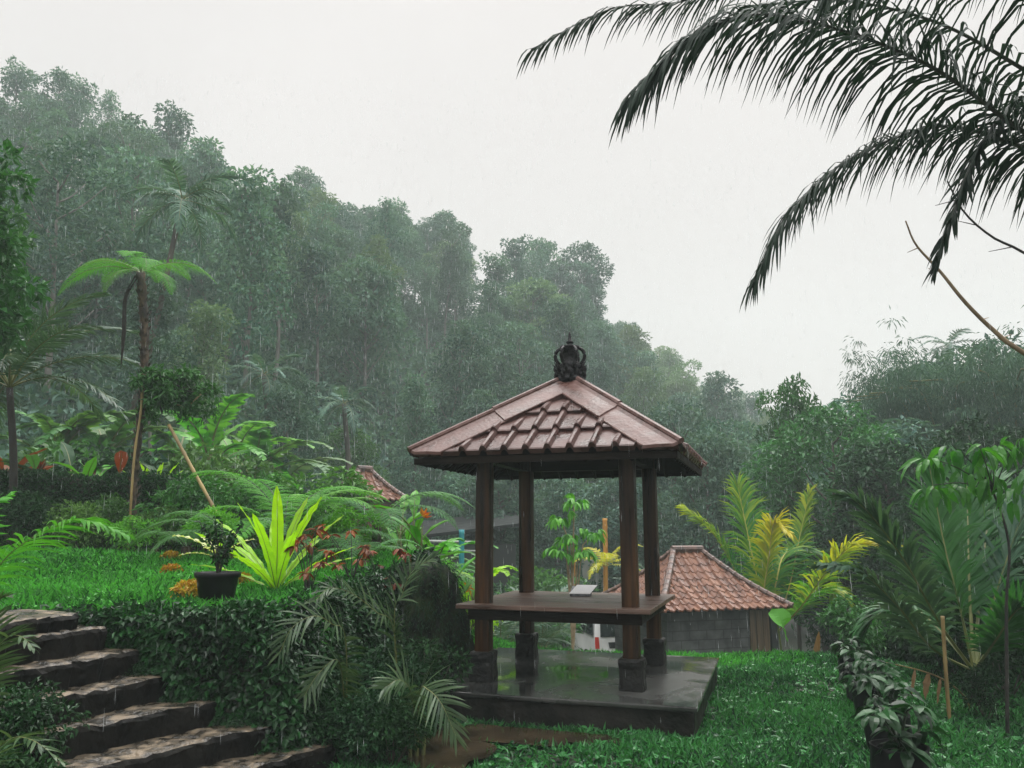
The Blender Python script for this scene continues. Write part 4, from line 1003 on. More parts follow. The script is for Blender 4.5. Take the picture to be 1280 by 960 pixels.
# --- cannas and lime plant behind the hedge
paddle = strap_leaf(.55, .17, 70, 10, (.06, .55, .9, 1, .85, .5, .03), .3, .03, 20, .25)
paddle_m = paddle.mesh('leaf', [M['bush_leaf'], M['rachis']])
def paddle_plant(px, Y, s_, n, lab, mat, name='canna_plant', cat='canna', flower=None, group=None, spread=1.0, dz=0):
    t = thing(name, lab, cat, gp(px, Y, dz), group, rng.uniform(0, 6), s_)
    mb = MB(); tube(mb, np.array([(0, 0, -.2), (0, .01, .4), (.02, 0, .85)]), [.022, .018, .01], 6); mb.build('stem', M['rachis'], t, True, origin=(0, 0, 0))
    for k in range(n):
        o = link('leaf', paddle_m, t, (rng.uniform(-.1, .1) * spread, rng.uniform(-.1, .1) * spread, .15 + .7 * k / n), (0, R(rng.uniform(-18, 22)), k * 2.4 + rng.uniform(-.3, .3)), (rng.uniform(.7, 1.15),) * 3)
        o.material_slots[0].link = 'OBJECT'; o.material_slots[0].material = M[mat if not (mat == 'mix' ) else random.choice(['bush_leaf', 'red_leaf', 'bright_leaf'])]
    if flower:
        mb = MB(); c = np.array([0.02, 0, .95]); n2 = 10; d = nrm(rng.normal(0, 1, (n2, 3)) + [0, 0, 1.]); leaves(mb, np.tile(c, (n2, 1)), d, rng.normal(0, 1, (n2, 3)), .14, .05); mb.build('flower', M[flower], t, origin=(0, 0, 0))
    return t
for px, Y, s_, mat, fl, lab in ((8, 14.6, 1.41, 'red_leaf', None, 'red leaved canna at the left picture edge above the hedge'), (38, 14.4, 1.54, 'bush_leaf', 'red_leaf', 'green canna with red bloom above the hedge at left'), (75, 14.8, 1.54, 'dark_leaf', None, 'dark drooping canna above the hedge'), (100, 14.3, 1.47, 'bright_leaf', None, 'bright green canna above the hedge middle'), (132, 14.6, 1.41, 'mix', None, 'mixed green and red canna left of the bamboo pole'), (205, 14.5, 1.34, 'dark_leaf', None, 'dark canna right of the tree fern foot')):
    paddle_plant(px, Y, s_, 8, lab, mat, flower=fl)

# --- rosettes of long strap leaves (birds nest fern)
nest = strap_leaf(1.02, .125, 78, 52, (.4, .5, .75, .95, 1., 1., .92, .7, .12), .16, .07, 60).mesh('leaf', [M['lime'], M['rachis']])
def rosette(px, Y, s_, n, lab, mat='lime', els=(-14, 46), name='birds_nest_fern', cat='fern', dz=0.):
    t = thing(name, lab, cat, gp(px, Y, dz), rz=rng.uniform(0, 6), sc_=s_)
    for k in range(n):
        f = k / max(n - 1, 1); o = link('leaf', nest, t, (0, 0, 0), (0, R(els[0] + (els[1] - els[0]) * f ** .9), k * 2.399 + rng.uniform(-.25, .25)), (rng.uniform(.85, 1.1),) * 3)
        o.material_slots[0].link = 'OBJECT'; o.material_slots[0].material = M[mat]
    return t
bn = rosette(345, 7.75, .92, 16, 'bright lime birds nest fern on the terrace edge behind the black pot', 'lime', (-8, 50), dz=.0)
rosette(186, 13.9, .75, 9, 'small lime strap leaved plant by the tree fern foot', 'lime', (-10, 20), name='strap_leaf_plant', cat='plant', dz=.9)

# --- low tree ferns in the middle
ff2 = MB(); fern_frond(ff2, arch(1.55, 58, -48, 14), n=23, L=.42, npin=22, pl=.026, droop=.6); ff2m = ff2.mesh('frond', [M['fern'], M['rachis_dark']])
ff3 = MB(); fern_frond(ff3, arch(1.5, 50, -62, 14), n=23, L=.38, npin=22, pl=.025, droop=.7); ff3m = ff3.mesh('frond', [M['fern_blue'], M['rachis_dark']])
for px, Y, h_, me, lst, lab in ((232, 9.9, .12, ff3m, ((180, 4, .55), (220, 10, .5), (140, 8, .5), (300, 12, .5), (20, 6, .55), (80, 14, .5)), 'small bluish fern at the back of the lawn below the hedge end'),
                               (300, 10.9, .15, ff2m, ((180, 14, .6), (120, 10, .55), (235, 8, .6), (0, 14, .6), (310, 6, .55)), 'green fern at the foot of the leaning bamboo pole'),
                               (392, 11.3, .3, ff2m, ((175, 12, .7), (10, 16, .75), (60, 10, .6), (230, 6, .6), (300, 10, .7)), 'bright green fern left of the small tiled hut wall'),
                               (455, 9.3, .05, ff3m, ((170, 10, .5), (215, 2, .5), (330, 6, .5), (20, 14, .55), (90, 12, .5)), 'small bluish fern behind the red leaved shrubs'),
                               (192, 10.9, .1, ff3m, ((180, 8, .5), (225, 2, .45), (330, 6, .5), (20, 12, .5)), 'small fern in front of the hedge right of the tree fern trunk'),
                               (352, 9.6, .25, ff2m, ((170, 22, 1.1), (205, 4, .8), (140, 28, .9), (20, 12, 1.0), (50, 16, 1.), (-15, 8, .9), (100, 14, .9), (255, -10, .7)), 'broad low tree fern arching behind the birds nest fern'),
                               (470, 10.6, .35, ff3m, ((185, 10, .95), (0, 12, 1.05), (-20, 2, .9), (30, 14, 1.), (150, 12, .9), (215, -5, .8), (290, 0, .8)), 'bluish low tree fern in front of the small tiled hut'),
                               (285, 9.4, .2, ff3m, ((190, 2, .85), (215, -8, .7), (165, 14, .8), (330, 10, .7), (20, 18, .7)), 'fern with a drooping frond behind the black pot'),
                               (410, 9.8, .1, ff3m, ((195, 0, .7), (-10, 6, .7), (250, -4, .6), (300, 0, .7), (60, 10, .7)), 'small bluish fern right of the birds nest fern'),
                               (530, 11.8, .5, ff3m, ((0, 6, .8), (-30, 0, .8), (40, 12, .8), (180, 8, .7), (215, 0, .7)), 'fern among the yellow flowered plants left of the pavilion')):
    b = gp(px, Y); t = thing('fern_plant', lab, 'fern', b)
    mb = MB(); tube(mb, np.array([(0, 0, -.2), (0, 0, h_ * .6), (0, 0, h_ + .03)]) , [.07, .06], 8); mb.build('trunk', M['fern_trunk'], t, origin=(0, 0, 0))
    for az, el, s_ in lst: link('frond', me, t, (0, 0, h_), (0, R(-el), R(az)), (s_,) * 3)

# --- black pot with a small plant
pb = gp(270, 6.85); pb[2] += .02
pt_ = thing('potted_plant', 'black plastic pot with a small twiggy plant on the terrace edge', 'potted plant', pb)
mb = MB(); lathe(mb, [(.13, 0), (.135, .01), (.168, .2), (.185, .205), (.188, .245), (.176, .245), (.168, .2), (.15, .19)], 32, 0, pb, capend=False); pot = mb.build('pot', M['black_plastic'], pt_, True)
mb = MB(); lathe(mb, [(.165, .185), (.1, .2), (.01, .205)], 24, 0, pb); mb.build('soil', M['soil'], pot)
mb = MB(); lf = MB()
for q in range(9):
    a = q * 2.4; d = np.array([math.cos(a), math.sin(a), 0]); h_ = rng.uniform(.3, .55); P = catmull([pb + [0, 0, .19], pb + d * .05 + [0, 0, .19 + h_ * .5], pb + d * rng.uniform(.08, .2) + [0, 0, .19 + h_]], 10)
    tube(mb, P, [.007, .003], 5)
    n = 26; idx = rng.integers(3, 10, n); leaves(lf, P[idx], nrm(rng.normal(0, 1, (n, 3)) + [0, 0, .1]), rng.normal(0, .6, (n, 3)) + [0, 0, 1], .06, .03)
mb.build('twigs', M['twig_dark'], pt_); lf.build('foliage', M['bank_leaf'], pt_)
# variegated pale leaves behind the pot
b = gp(272, 7.9); t = thing('variegated_plant', 'pale variegated broad leaves just left of the potted plant', 'plant', b)
pale = strap_leaf(.36, .13, 35, -15, (.1, .8, 1, .7, .9, .5, .02), .15, .08, 30, .12).mesh('leaf', [M['pale_leaf'], M['rachis']])
for az, el, s_ in ((185, 15, 1.1), (200, -5, .8), (150, 25, .8), (20, 20, .8), (260, 10, .7)): link('leaf', pale, t, (0, 0, .28), (0, R(-el), R(az)), (s_,) * 3)
mb = MB(); tube(mb, np.array([(0, 0, -.1), (0, 0, .3)]), .012, 6); mb.build('stem', M['rachis'], t, origin=(0, 0, 0))
# orange coleus mounds
for px, Y, r_, lab in ((236, 7.1, .15, 'orange and yellow leaved mound touching the left of the black pot'), (214, 8.6, .09, 'orange leaved clump left of the black pot on the lawn'), (300, 8.1, .10, 'orange leaved clump between the pot and the birds nest fern'), (213, 9.6, .10, 'small orange clump below the drooping fern frond')):
    b = gp(px, Y); mb = MB(); clump(mb, b + [0, 0, r_ * .35], r_, 520, .045, .03, .7, up=.9, hang=.2); tag(mb.build('coleus_mound', M['orange_leaf'], origin=b), lab, 'plant').location = b

# --- red leaved shrubs
for px, Y, s_, lab in ((385, 7.5, .62, 'red brown leaved shrub in front of the birds nest fern'), (440, 8.2, .6, 'red leaved shrub above the front palm fronds'), (478, 8.6, .62, 'red brown shrub left of the mossy mound'), (505, 7.6, .42, 'low red leaved shrub under the upright palm frond')):
    b = gp(px, Y); t = thing('red_leaf_shrub', lab, 'shrub', b, None, rng.uniform(0, 6), s_)
    st, lf = MB(), MB()
    for q in range(8):
        a = q * 2.4; r_ = rng.uniform(.1, .55); c = np.array([math.cos(a) * r_, math.sin(a) * r_, rng.uniform(.25, .95)])
        tube(st, catmull([(0, 0, -.1), c * .5 + [0, 0, .1], c], 6), [.012, .004], 5)
        n = 9; d = nrm(rng.normal(0, 1, (n, 3)) * [1, 1, .35] + [0, 0, -.1]); ovals(lf, np.tile(c, (n, 1)), d, np.tile([0, 0, 1.], (n, 1)) + rng.normal(0, .3, (n, 3)), rng.uniform(.11, .19, n), .06, .5)
    st.build('stem', M['twig_dark'], t, origin=(0, 0, 0)); lf.build('foliage', M['red_leaf'], t, origin=(0, 0, 0))

# --- heliconia plants with yellow flowers
for px, Y, s_, fl, mat, lab in ((525, 10.9, .95, 'yellow_flower', 'bright_leaf', 'lime green heliconia with yellow flower left of the pavilion'), (552, 11.2, 1.05, 'yellow_flower', 'bright_leaf', 'tallest heliconia close to the front left post'), (585, 11.6, .9, 'yellow_flower', 'bright_leaf', 'heliconia with yellow flower behind the front left post'), (500, 11.4, .9, None, 'bright_leaf', 'bright paddle leaved plant right of the low tree ferns')):
    paddle_plant(px, Y, s_, 8, lab, mat, 'heliconia_plant', 'heliconia', fl)

# --- mossy mound next to the slab
mc = np.array([-.98, 9.25, .0]); mb = MB()
th = np.linspace(0, 2 * np.pi, 40, endpoint=False); zz = np.linspace(0, 1, 22)
V = []
for z_ in zz:
    r_ = .62 * (1 - .45 * z_ ** 1.3) * (1 if z_ < .85 else math.sqrt(max(1 - ((z_ - .85) / .15) ** 2, .01)))
    for a in th:
        w = 1 + .10 * math.sin(3 * a + 4 * z_) + .06 * math.sin(7 * a - 9 * z_) + .03 * rng.normal()
        V.append((mc[0] + math.cos(a) * r_ * w * .9, mc[1] + math.sin(a) * r_ * w, mc[2] - .1 + 1.52 * z_))
ii, jj = np.meshgrid(np.arange(21), np.arange(40), indexing='ij'); ii = ii.ravel(); jj = jj.ravel(); kk = (jj + 1) % 40
V = np.array(V); md = thing('mossy_mound', 'dark moss covered mound beside the back left of the slab', 'mound', mc)
mb.add(V, [np.stack([ii * 40 + jj, ii * 40 + kk, (ii + 1) * 40 + kk, (ii + 1) * 40 + jj], 1), (np.arange(40) + 21 * 40)[None]]); mb.build('earth_body', M['mossy'], md, True)
mb = MB(); n = 9000; idx = rng.integers(0, len(V), n); d = nrm((V[idx] - mc) * [1, 1, .25]); leaves(mb, V[idx] + rng.normal(0, .03, (n, 3)), nrm(d * .6 + [0, 0, -.8] + rng.normal(0, .3, (n, 3))), d, rng.uniform(.03, .07, n), .012, var=np.clip(rng.normal(.35, .2, n), 0, 1)); mb.build('moss', M['dark_leaf'], md)

# --- areca palms in front of the bank
def path_frond(t, pts, mats, **kw):
    mb = MB(); frond(mb, pts, **kw); return mb.build('frond', mats, t)
A_ = [M['areca'], M['rachis']]
def areca(px, Y, lab, paths, L=.25, W=.019):
    b = gp(px, Y); t = thing('areca_palm', lab, 'palm', b)
    mb = MB(); 
    for q in range(3): tube(mb, np.array([b + [.04 * q - .04, .03 * q, -.1], b + [.06 * q - .06, .03 * q, .3]]), .016, 6)
    mb.build('stem', M['rachis'], t)
    for pp in paths:
        q_ = pp(b); path_frond(t, q_, A_, roll=(.85 if q_[-1][0] < q_[1][0] else -.85), n=26, L=L, W=W, droop=.45, s0=.3, rr=.008, a0=70, a1=25, lift=.2, prof=(.6, .95, 1, .9, .7, .5))
    return t
def W3(*pts): return lambda b: [b + [0, 0, .1]] + [at(*p) for p in pts]
areca(498, 7.15, 'areca palm with upright frond in front of the mossy mound', [W3((492, 787, 7.0), (470, 765, 6.85), (440, 742, 6.7), (412, 735, 6.55), (395, 750, 6.45)), W3((493, 770, 7.1), (502, 745, 7.1), (515, 715, 7.1), (545, 695, 7.05))])
areca(432, 6.75, 'areca palm whose pale frond droops over the dark bank', [W3((432, 800, 6.5), (415, 780, 6.35), (392, 770, 6.2), (365, 785, 6.1), (350, 815, 6.05)), W3((425, 830, 6.4), (400, 840, 6.3), (380, 870, 6.2))], .30)
areca(520, 6.55, 'areca palm with fan of leaflets at the slab front left corner', [W3((525, 865, 6.4), (535, 862, 6.3), (552, 880, 6.2), (570, 920, 6.15)), W3((515, 870, 6.4), (500, 850, 6.3), (480, 860, 6.2))], .30)
# shrubs under the palms; the shade there is put into their dark leaf colour
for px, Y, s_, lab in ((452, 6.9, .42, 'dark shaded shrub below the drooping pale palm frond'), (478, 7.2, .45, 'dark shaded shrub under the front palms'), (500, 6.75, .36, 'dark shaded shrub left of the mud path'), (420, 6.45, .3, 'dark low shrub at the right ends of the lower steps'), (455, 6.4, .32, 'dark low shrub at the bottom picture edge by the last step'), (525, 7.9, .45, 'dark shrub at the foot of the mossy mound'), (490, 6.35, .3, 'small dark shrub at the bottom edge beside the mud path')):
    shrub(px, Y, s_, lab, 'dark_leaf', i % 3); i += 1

# --- palm fronds at the left edge
b = gp(-60, 7.4); t = thing('areca_palm', 'palm at the left edge with a bright frond arching over the lawn', 'palm', b)
mb = MB(); tube(mb, np.array([b - [0, 0, .1], b + [0, 0, .4]]), .03, 6); mb.build('stem', M['rachis'], t)
path_frond(t, [b + [0, 0, .35], at(-30, 735, 7.2), at(15, 690, 7.0), at(60, 662, 6.9), at(105, 650, 6.8), at(158, 668, 6.7)], [M['bright_leaf'], M['rachis']], n=46, L=.42, W=.028, droop=1.0, s0=.2, rr=.01, a0=70, a1=25)
path_frond(t, [b + [0, 0, .35], at(-40, 700, 7.3), at(-20, 640, 7.4), at(10, 620, 7.5)], [M['bright_leaf'], M['rachis']], n=24, L=.3, W=.03, droop=.7, s0=.3, rr=.01)
b = gp(-30, 4.6); t = thing('areca_palm', 'palm in the bottom left corner with pale leaflets over the steps', 'palm', b)
mb = MB(); tube(mb, np.array([b - [0, 0, .1], b + [0, 0, .3]]), .02, 6); mb.build('stem', M['rachis'], t)
for pp in (((-20, 840, 4.4), (5, 800, 4.3), (25, 795, 4.25), (42, 810, 4.2)), ((-25, 960, 4.2), (10, 925, 4.1), (40, 925, 4.0), (75, 950, 3.95)), ((-10, 780, 4.5), (0, 750, 4.5), (12, 745, 4.5))):
    path_frond(t, [b + [0, 0, .25]] + [at(*p) for p in pp], A_, n=20, L=.2, W=.018, droop=.5, s0=.3, rr=.006)
shrub(15, 4.95, .28, 'green shrub at the left ends of the stone steps', 'bank_leaf', 1)
shrub(0, 4.5, .3, 'dark shrub in the bottom left corner below the steps', 'dark_leaf', 2)

# --- dark palm and near tree at the left edge
cp_ = at(12, 485, 12.3); b = gp(14, 12.3)
t = thing('feather_palm', 'dark feathery palm at the left edge above the hedge', 'palm', b)
mb = MB(); tube(mb, catmull([b - [0, 0, .2], (b + cp_) / 2 + [.05, 0, 0], cp_], 12), [.065, .05], 8); mb.build('trunk', M['dead'], t, True)
dpf = proto_frond('frond', [M['palm_grey'], M['rachis']], 2.4, 12, -72, n=44, L=.5, W=.035, droop=.8, rr=.02)
palm_fronds(t, dpf, 15, tuple(cp_ - b), (75, 5), (.8, 1.05), 3)
nl = make_tree(401, 5.6, .9, .5, 26, 240, .16, 'ragged', 'bark', 'tree_leaf', .06, .38)
b = gp(-75, 10.5); p = at(-60, 165, 10.5); s_ = (p[2] - b[2]) / 5.9
plant_tree(nl, b, s_, 1.1, 'green leafy tree cut by the upper left picture edge', name='garden_tree')
b = gp(-70, 13); p = at(-40, 290, 13); s_ = (p[2] - b[2]) / 5.9
plant_tree(nl, b, s_ * 1.1, 2.6, 'green leafy tree behind the feathery palm at the left edge', name='garden_tree')

# ------------------------------------------------------------------ huts
def hip_roof(t, w, d, rl, rise_, z, rows, pitch, mat, capmat, flare=.10):
    """hipped roof of clay tiles: rectangle w x d, ridge length rl along x; t at its centre"""
    faces = [(( -w / 2, -d / 2), (w / 2, -d / 2), (rl / 2, 0), (-rl / 2, 0)), ((w / 2, d / 2), (-w / 2, d / 2), (-rl / 2, 0), (rl / 2, 0)), ((w / 2, -d / 2), (w / 2, d / 2), (rl / 2, 0), (rl / 2, 0)), ((-w / 2, d / 2), (-w / 2, -d / 2), (-rl / 2, 0), (-rl / 2, 0))]
    mb = MB()
    for A, B_, C_, D_ in faces:
        A, B_, C_, D_ = [np.array(p) for p in (A, B_, C_, D_)]
        ed = nrm(B_ - A); L_ = np.linalg.norm(B_ - A); nn = int(L_ / pitch) * 6
        u = np.linspace(0, L_, nn)
        hh = .022 * np.cos(u / pitch * 2 * np.pi) + .014 * np.cos(u / pitch * 4 * np.pi + .8)
        for r in range(rows):
            strip = []
            for v, up in ((r / rows, 0.), (r / rows, .034), ((r + 1) / rows + .01, .012)):
                v = min(v, 1.0)
                a_, b_ = A + (D_ - A) * v, B_ + (C_ - B_) * v
                la, lb = (a_ - A) @ ed, (b_ - A) @ ed
                uc = np.clip(u, la, lb); off = (a_ - A) - ed * la
                xy = A + ed * uc[:, None] + off
                fz = z + rise_ * v - flare * math.sin(math.pi * v) * .9
                strip.append(np.concatenate([xy, (fz + hh + up)[:, None]], 1))
            V = np.stack(strip); m_ = len(u)
            ii, jj = np.meshgrid(np.arange(2), np.arange(m_ - 1), indexing='ij'); ii = ii.ravel(); jj = jj.ravel()
            F = np.stack([ii * m_ + jj, ii * m_ + jj + 1, (ii + 1) * m_ + jj + 1, (ii + 1) * m_ + jj], 1); VV = V.reshape(-1, 3)
            e1 = np.linalg.norm((VV[F[:, 0]] - VV[F[:, 1]]), axis=1) + np.linalg.norm((VV[F[:, 2]] - VV[F[:, 3]]), axis=1)
            mb.add(VV, F[e1 > .004], 0, rng.random())
    rf = mb.build('tiled_roof', M[mat], t, origin=(0, 0, 0))
    mb = MB()
    for sx in (-1, 1):
        for sy in (-1, 1):
            P = []
            for v in np.linspace(0, 1, 13):
                P.append((sx * (w / 2 + (rl / 2 - w / 2) * v), sy * d / 2 * (1 - v), z + rise_ * v - flare * math.sin(math.pi * v) * .9 + .045))
            P = np.array(P); r_ = np.where(np.arange(60) % 5 == 0, .085, .07); tube(mb, catmull(P, 60), r_, 8, flat=.8)
    tube(mb, np.array([(-rl / 2 - .05, 0, z + rise_ + .05), (0, 0, z + rise_ + .05), (rl / 2 + .05, 0, z + rise_ + .05)]), .085, 8)
    mb.build('ridge_tiles', M[capmat], rf, origin=(0, 0, 0))
    mb = MB(); q = .04
    V = np.array([(-w / 2 + q, -d / 2 + q, z - .03), (w / 2 - q, -d / 2 + q, z - .03), (w / 2 - q, d / 2 - q, z - .03), (-w / 2 + q, d / 2 - q, z - .03), (-rl / 2, 0, z + rise_ - .12), (rl / 2, 0, z + rise_ - .12)])
    mb.add(V, [np.array([[0, 4, 5, 1], [2, 5, 4, 3]]), np.array([[1, 5, 2], [3, 4, 0]]), np.array([[0, 1, 2, 3]])]); mb.build('soffit', M['wood_dark'], rf, origin=(0, 0, 0))
hut = thing('tiled_hut', 'grey block hut with red clay tiled roof right of the pavilion', 'hut', (4.18, 19.5, -2.4), rz=R(18))
hip_roof(hut, 3.3, 3.3, .72, 1.20, 2.45, 9, .20, 'clay_tile', 'clay_ridge')
mb = MB(); box(mb, (-1.32, -1.32, 0), (1.32, 1.32, 2.42)); mb.build('block_wall', M['block_wall'], hut, origin=(0, 0, 0))
mb = MB()
for k in range(3): box(mb, (.72 + k * .17, -1.37, 0), (.87 + k * .17, -1.322, 2.41))
mb.build('plank_door', M['planks'], hut, origin=(0, 0, 0))
mb = MB(); box(mb, (1.245, -1.40, 0), (1.40, -1.325, 2.41)); mb.build('corner_post', M['house_wall'], hut, origin=(0, 0, 0))

b = gp(447, 21); hz_ = at(447, 626, 21)[2] - b[2]
h2 = thing('tiled_hut', 'small red tiled hut half hidden by ferns on the left', 'hut', b, rz=R(35))
hip_roof(h2, 1.7, 1.7, .3, .78, hz_, 6, .17, 'clay_tile', 'clay_ridge', .06)
mb = MB(); box(mb, (-.62, -.62, -.3), (.62, .62, hz_ - .03)); mb.build('brick_wall', M['brick_red'], h2, origin=(0, 0, 0))

# dark house behind
b = np.array([-3.3, 33, -2.8]); hs = thing('dark_house', 'dark grey house with low sloping roof behind the left posts', 'house', b, rz=R(8))
mb = MB(); box(mb, (-3.2, -2, 0), (3.2, 2, 4.0)); mb.build('wall', M['house_wall'], hs, origin=(0, 0, 0))
mb = MB(); V = np.array([(-3.8, -2.6, 3.85), (3.8, -2.6, 4.75), (3.8, 2.6, 5.3), (-3.8, 2.6, 4.4)]); mb.add(np.concatenate([V, V + [0, 0, .12]]), np.array([[3, 2, 1, 0], [4, 5, 6, 7], [0, 1, 5, 4], [1, 2, 6, 5], [2, 3, 7, 6], [3, 0, 4, 7]])); mb.build('roof', M['house_roof'], hs, origin=(0, 0, 0))
mb = MB(); box(mb, (.6, -2.06, 1.2), (1.7, -2.003, 2.5)); mb.build('window', M['glass_dark'], hs, origin=(0, 0, 0))
# railing
a0, a1 = at(520, 676, 24), at(604, 678, 24); t = thing('garden_railing', 'pale metal railing left of the blue pipe', 'railing', a0)
mb = MB(); tube(mb, np.array([a0, a1]), .045, 6); tube(mb, np.array([a0 - [0, 0, .25], a1 - [0, 0, .25]]), .03, 6); mb.build('rail', M['pale_wall'], t)
for f in (0, .5, 1):
    q = a0 * (1 - f) + a1 * f; mb = MB(); tube(mb, np.array([q + [0, 0, .02], [q[0], q[1], float(ground(q[0], q[1])) - .1]]), .04, 6); mb.build('rail_post', M['house_wall'], t)
pole('blue_pipe', 'upright blue green pipe left of the front left post', [gp(577, 16.5), at(577, 700, 16.5), at(577, 662, 16.5)], .055, 'blue_pipe', 9, 'pipe')
pole('bamboo_pole', 'orange bamboo pole behind the deck near the front right post', [gp(757, 30.5), at(757, 700, 30.5), at(756, 648, 30.5)], .085, 'bamboo_orange', .4)
pole('bamboo_pole', 'short orange post behind the white box on the deck', [gp(717, 31), at(717, 720, 31), at(717, 697, 31)], .07, 'bamboo_orange', .4)
# pale wall behind
b0 = at(728, 690, 33); t = MB(); box(t, (b0[0], 33, -3), (b0[0] + 1.0, 33.25, at(700, 695, 33)[2])); tag(t.build('boundary_wall', M['pale_wall']), 'pale low wall behind the middle of the deck', 'wall')

# palms seen through the pavilion
mp = proto_frond('frond', [M['palm_grey'], M['rachis']], 2.4, 10, -55, n=44, L=.5, W=.03, droop=.7, rr=.018)
for px, Y, zt, n, e, lab in ((678, 20, 1.2, 12, (82, 30), 'grey green palm just right of the back left post'), (625, 19, 1.3, 9, (75, 20), 'grey green palm between the two left posts'), (838, 24, 1.6, 11, (80, 25), 'feathery palm right of the back right post')):
    b = gp(px, Y); t = thing('feather_palm', lab, 'palm', b); mb = MB(); tube(mb, np.array([(0, 0, -.1), (0, 0, zt)]), [.11, .08], 8); mb.build('trunk', M['bark'], t, True, origin=(0, 0, 0)); palm_fronds(t, mp, n, (0, 0, zt), e, (.8, 1.0), px)
yp = proto_frond('frond', [M['palm_yellow'], M['rachis_yellow']], 1.2, 30, -70, n=30, L=.3, W=.03, droop=.9, rr=.012, vb=.75)
b = gp(760, 30); t = thing('yellow_palm', 'small yellow leaved palm at the orange bamboo pole', 'palm', b); mb = MB(); q = at(758, 708, 30)[2] - b[2]; tube(mb, np.array([(0, 0, -.1), (0, 0, q)]), .05, 7); mb.build('trunk', M['bamboo_orange'], t, origin=(0, 0, 0)); palm_fronds(t, yp, 9, (0, 0, q), (50, -10), (1.1, 1.4), 8)
# slim umbrella leaved sapling seen between posts
b = gp(716, 16); t = thing('umbrella_sapling', 'slim sapling with umbrella leaf heads between the middle posts', 'sapling', b)
st, lf = MB(), MB()
heads = [(718, 628), (700, 648), (742, 668), (712, 672), (730, 690), (698, 690)]
for hx, hy in heads:
    h_ = at(hx, hy, 16); tube(st, catmull([b, b * .5 + at(716, 700, 16) * .5, (h_ + at(716, 690, 16)) / 2, h_], 14), [.035, .012], 6)
    for q in range(8):
        a = q * 2.4; d = np.array([math.cos(a), math.sin(a), rng.uniform(-.3, .9)]); c = h_ + d * rng.uniform(.08, .26); n = 6; dd = nrm(np.stack([np.cos(a + np.linspace(-1, 1, n)), np.sin(a + np.linspace(-1, 1, n)), rng.uniform(-1.1, -.1, n)], 1))
        ovals(lf, np.tile(c, (n, 1)), dd, np.tile([0, 0, 1.], (n, 1)), rng.uniform(.16, .26, n), .06, .45)
st.build('stem', M['twig'], t); lf.build('foliage', M['bright_leaf'], t)

# ------------------------------------------------------------------ white van
vb_ = gp(772, 26); vz = at(770, 803, 25.2)[2] - .85
van = thing('white_van', 'white van seen from behind below the pavilion deck', 'van', (vb_[0] - .50, 27.3, vz - .04), rz=R(14))
W_, Lh = .83, 2.1
mb = MB()
sec = [(-Lh, .35, 1.10, .93), (-Lh - .02, .55, 1.15, 1.0), (-Lh + .0, 1.0, 1.0, 1.0)]
prof = [(-2.08, .32), (-2.12, .55), (-2.10, .95), (-1.98, 1.50), (-1.85, 1.78), (-1.6, 1.86), (.6, 1.86), (.95, 1.78), (1.55, 1.15), (2.0, 1.0), (2.12, .75), (2.12, .32)]
m_ = len(prof); V = []
for sx, ins in ((-1, .0), (-1, 1), (1, 1), (1, 0)):
    for (y_, z_) in prof:
        tum = max(z_ - 1.0, 0) * .14; w = W_ - tum if ins == 0 else W_ - tum - .05
        V.append((sx * w, y_ if ins == 0 else y_ * 1.0, z_ if ins == 0 else z_ + (.03 if z_ > .4 else 0)))
V = np.array(V).reshape(4, m_, 3)
F = []
for r_ in range(3):
    for q in range(m_ - 1): F.append([r_ * m_ + q, r_ * m_ + q + 1, (r_ + 1) * m_ + q + 1, (r_ + 1) * m_ + q])
mb.add(V.reshape(-1, 3), [np.array(F), np.arange(m_)[None, ::-1], (np.arange(m_) + 3 * m_)[None]])
body = mb.build('body', M['van_paint'], van, origin=(0, 0, 0))
def quad(name, mat, pts, parent=van, n=(0, -1, 0), th_=.012):
    P = np.array(pts, float); Q = P + np.array(n) * th_; k = len(P); mb = MB()
    mb.add(np.concatenate([P, Q]), [np.arange(k)[None, ::-1], (np.arange(k) + k)[None], np.array([[q, (q + 1) % k, (q + 1) % k + k, q + k] for q in range(k)])]); return mb.build(name, M[mat], parent, origin=(0, 0, 0))
quad('rear_window', 'glass_dark', [(-.64, -2.105, 1.06), (.64, -2.105, 1.06), (.60, -1.985, 1.55), (-.60, -1.985, 1.55)])
for sx in (-1, 1): quad('tail_light', 'red_lens', [(sx * .82, -2.105, .72), (sx * .68, -2.125, .72), (sx * .70, -2.115, 1.06), (sx * .81, -2.09, 1.06)], n=(0, -1, 0))
quad('number_plate_recess', 'plate', [(-.36, -2.125, .72), (.36, -2.125, .72), (.40, -2.125, .90), (-.40, -2.125, .90)])
quad('emblem', 'chrome', [(-.09, -2.125, .985), (0, -2.125, .965), (.09, -2.125, .985), (.05, -2.125, 1.01), (-.05, -2.125, 1.01)])
quad('bumper', 'van_paint', [(-.84, -2.12, .36), (.84, -2.12, .36), (.84, -2.12, .6), (-.84, -2.12, .6)], th_=.07)
for y0, y1 in ((-1.9, -1.15), (-1.08, -.2), (-.12, .75)):
    for sx in (-1, 1): quad('side_window', 'glass_dark', [(sx * .82, y0, 1.1), (sx * .82, y1, 1.1), (sx * .758, y1 - (.12 if y1 > .5 else 0), 1.58), (sx * .758, y0 + (.1 if y0 < -1.8 else 0), 1.58)], n=(sx, 0, 0))
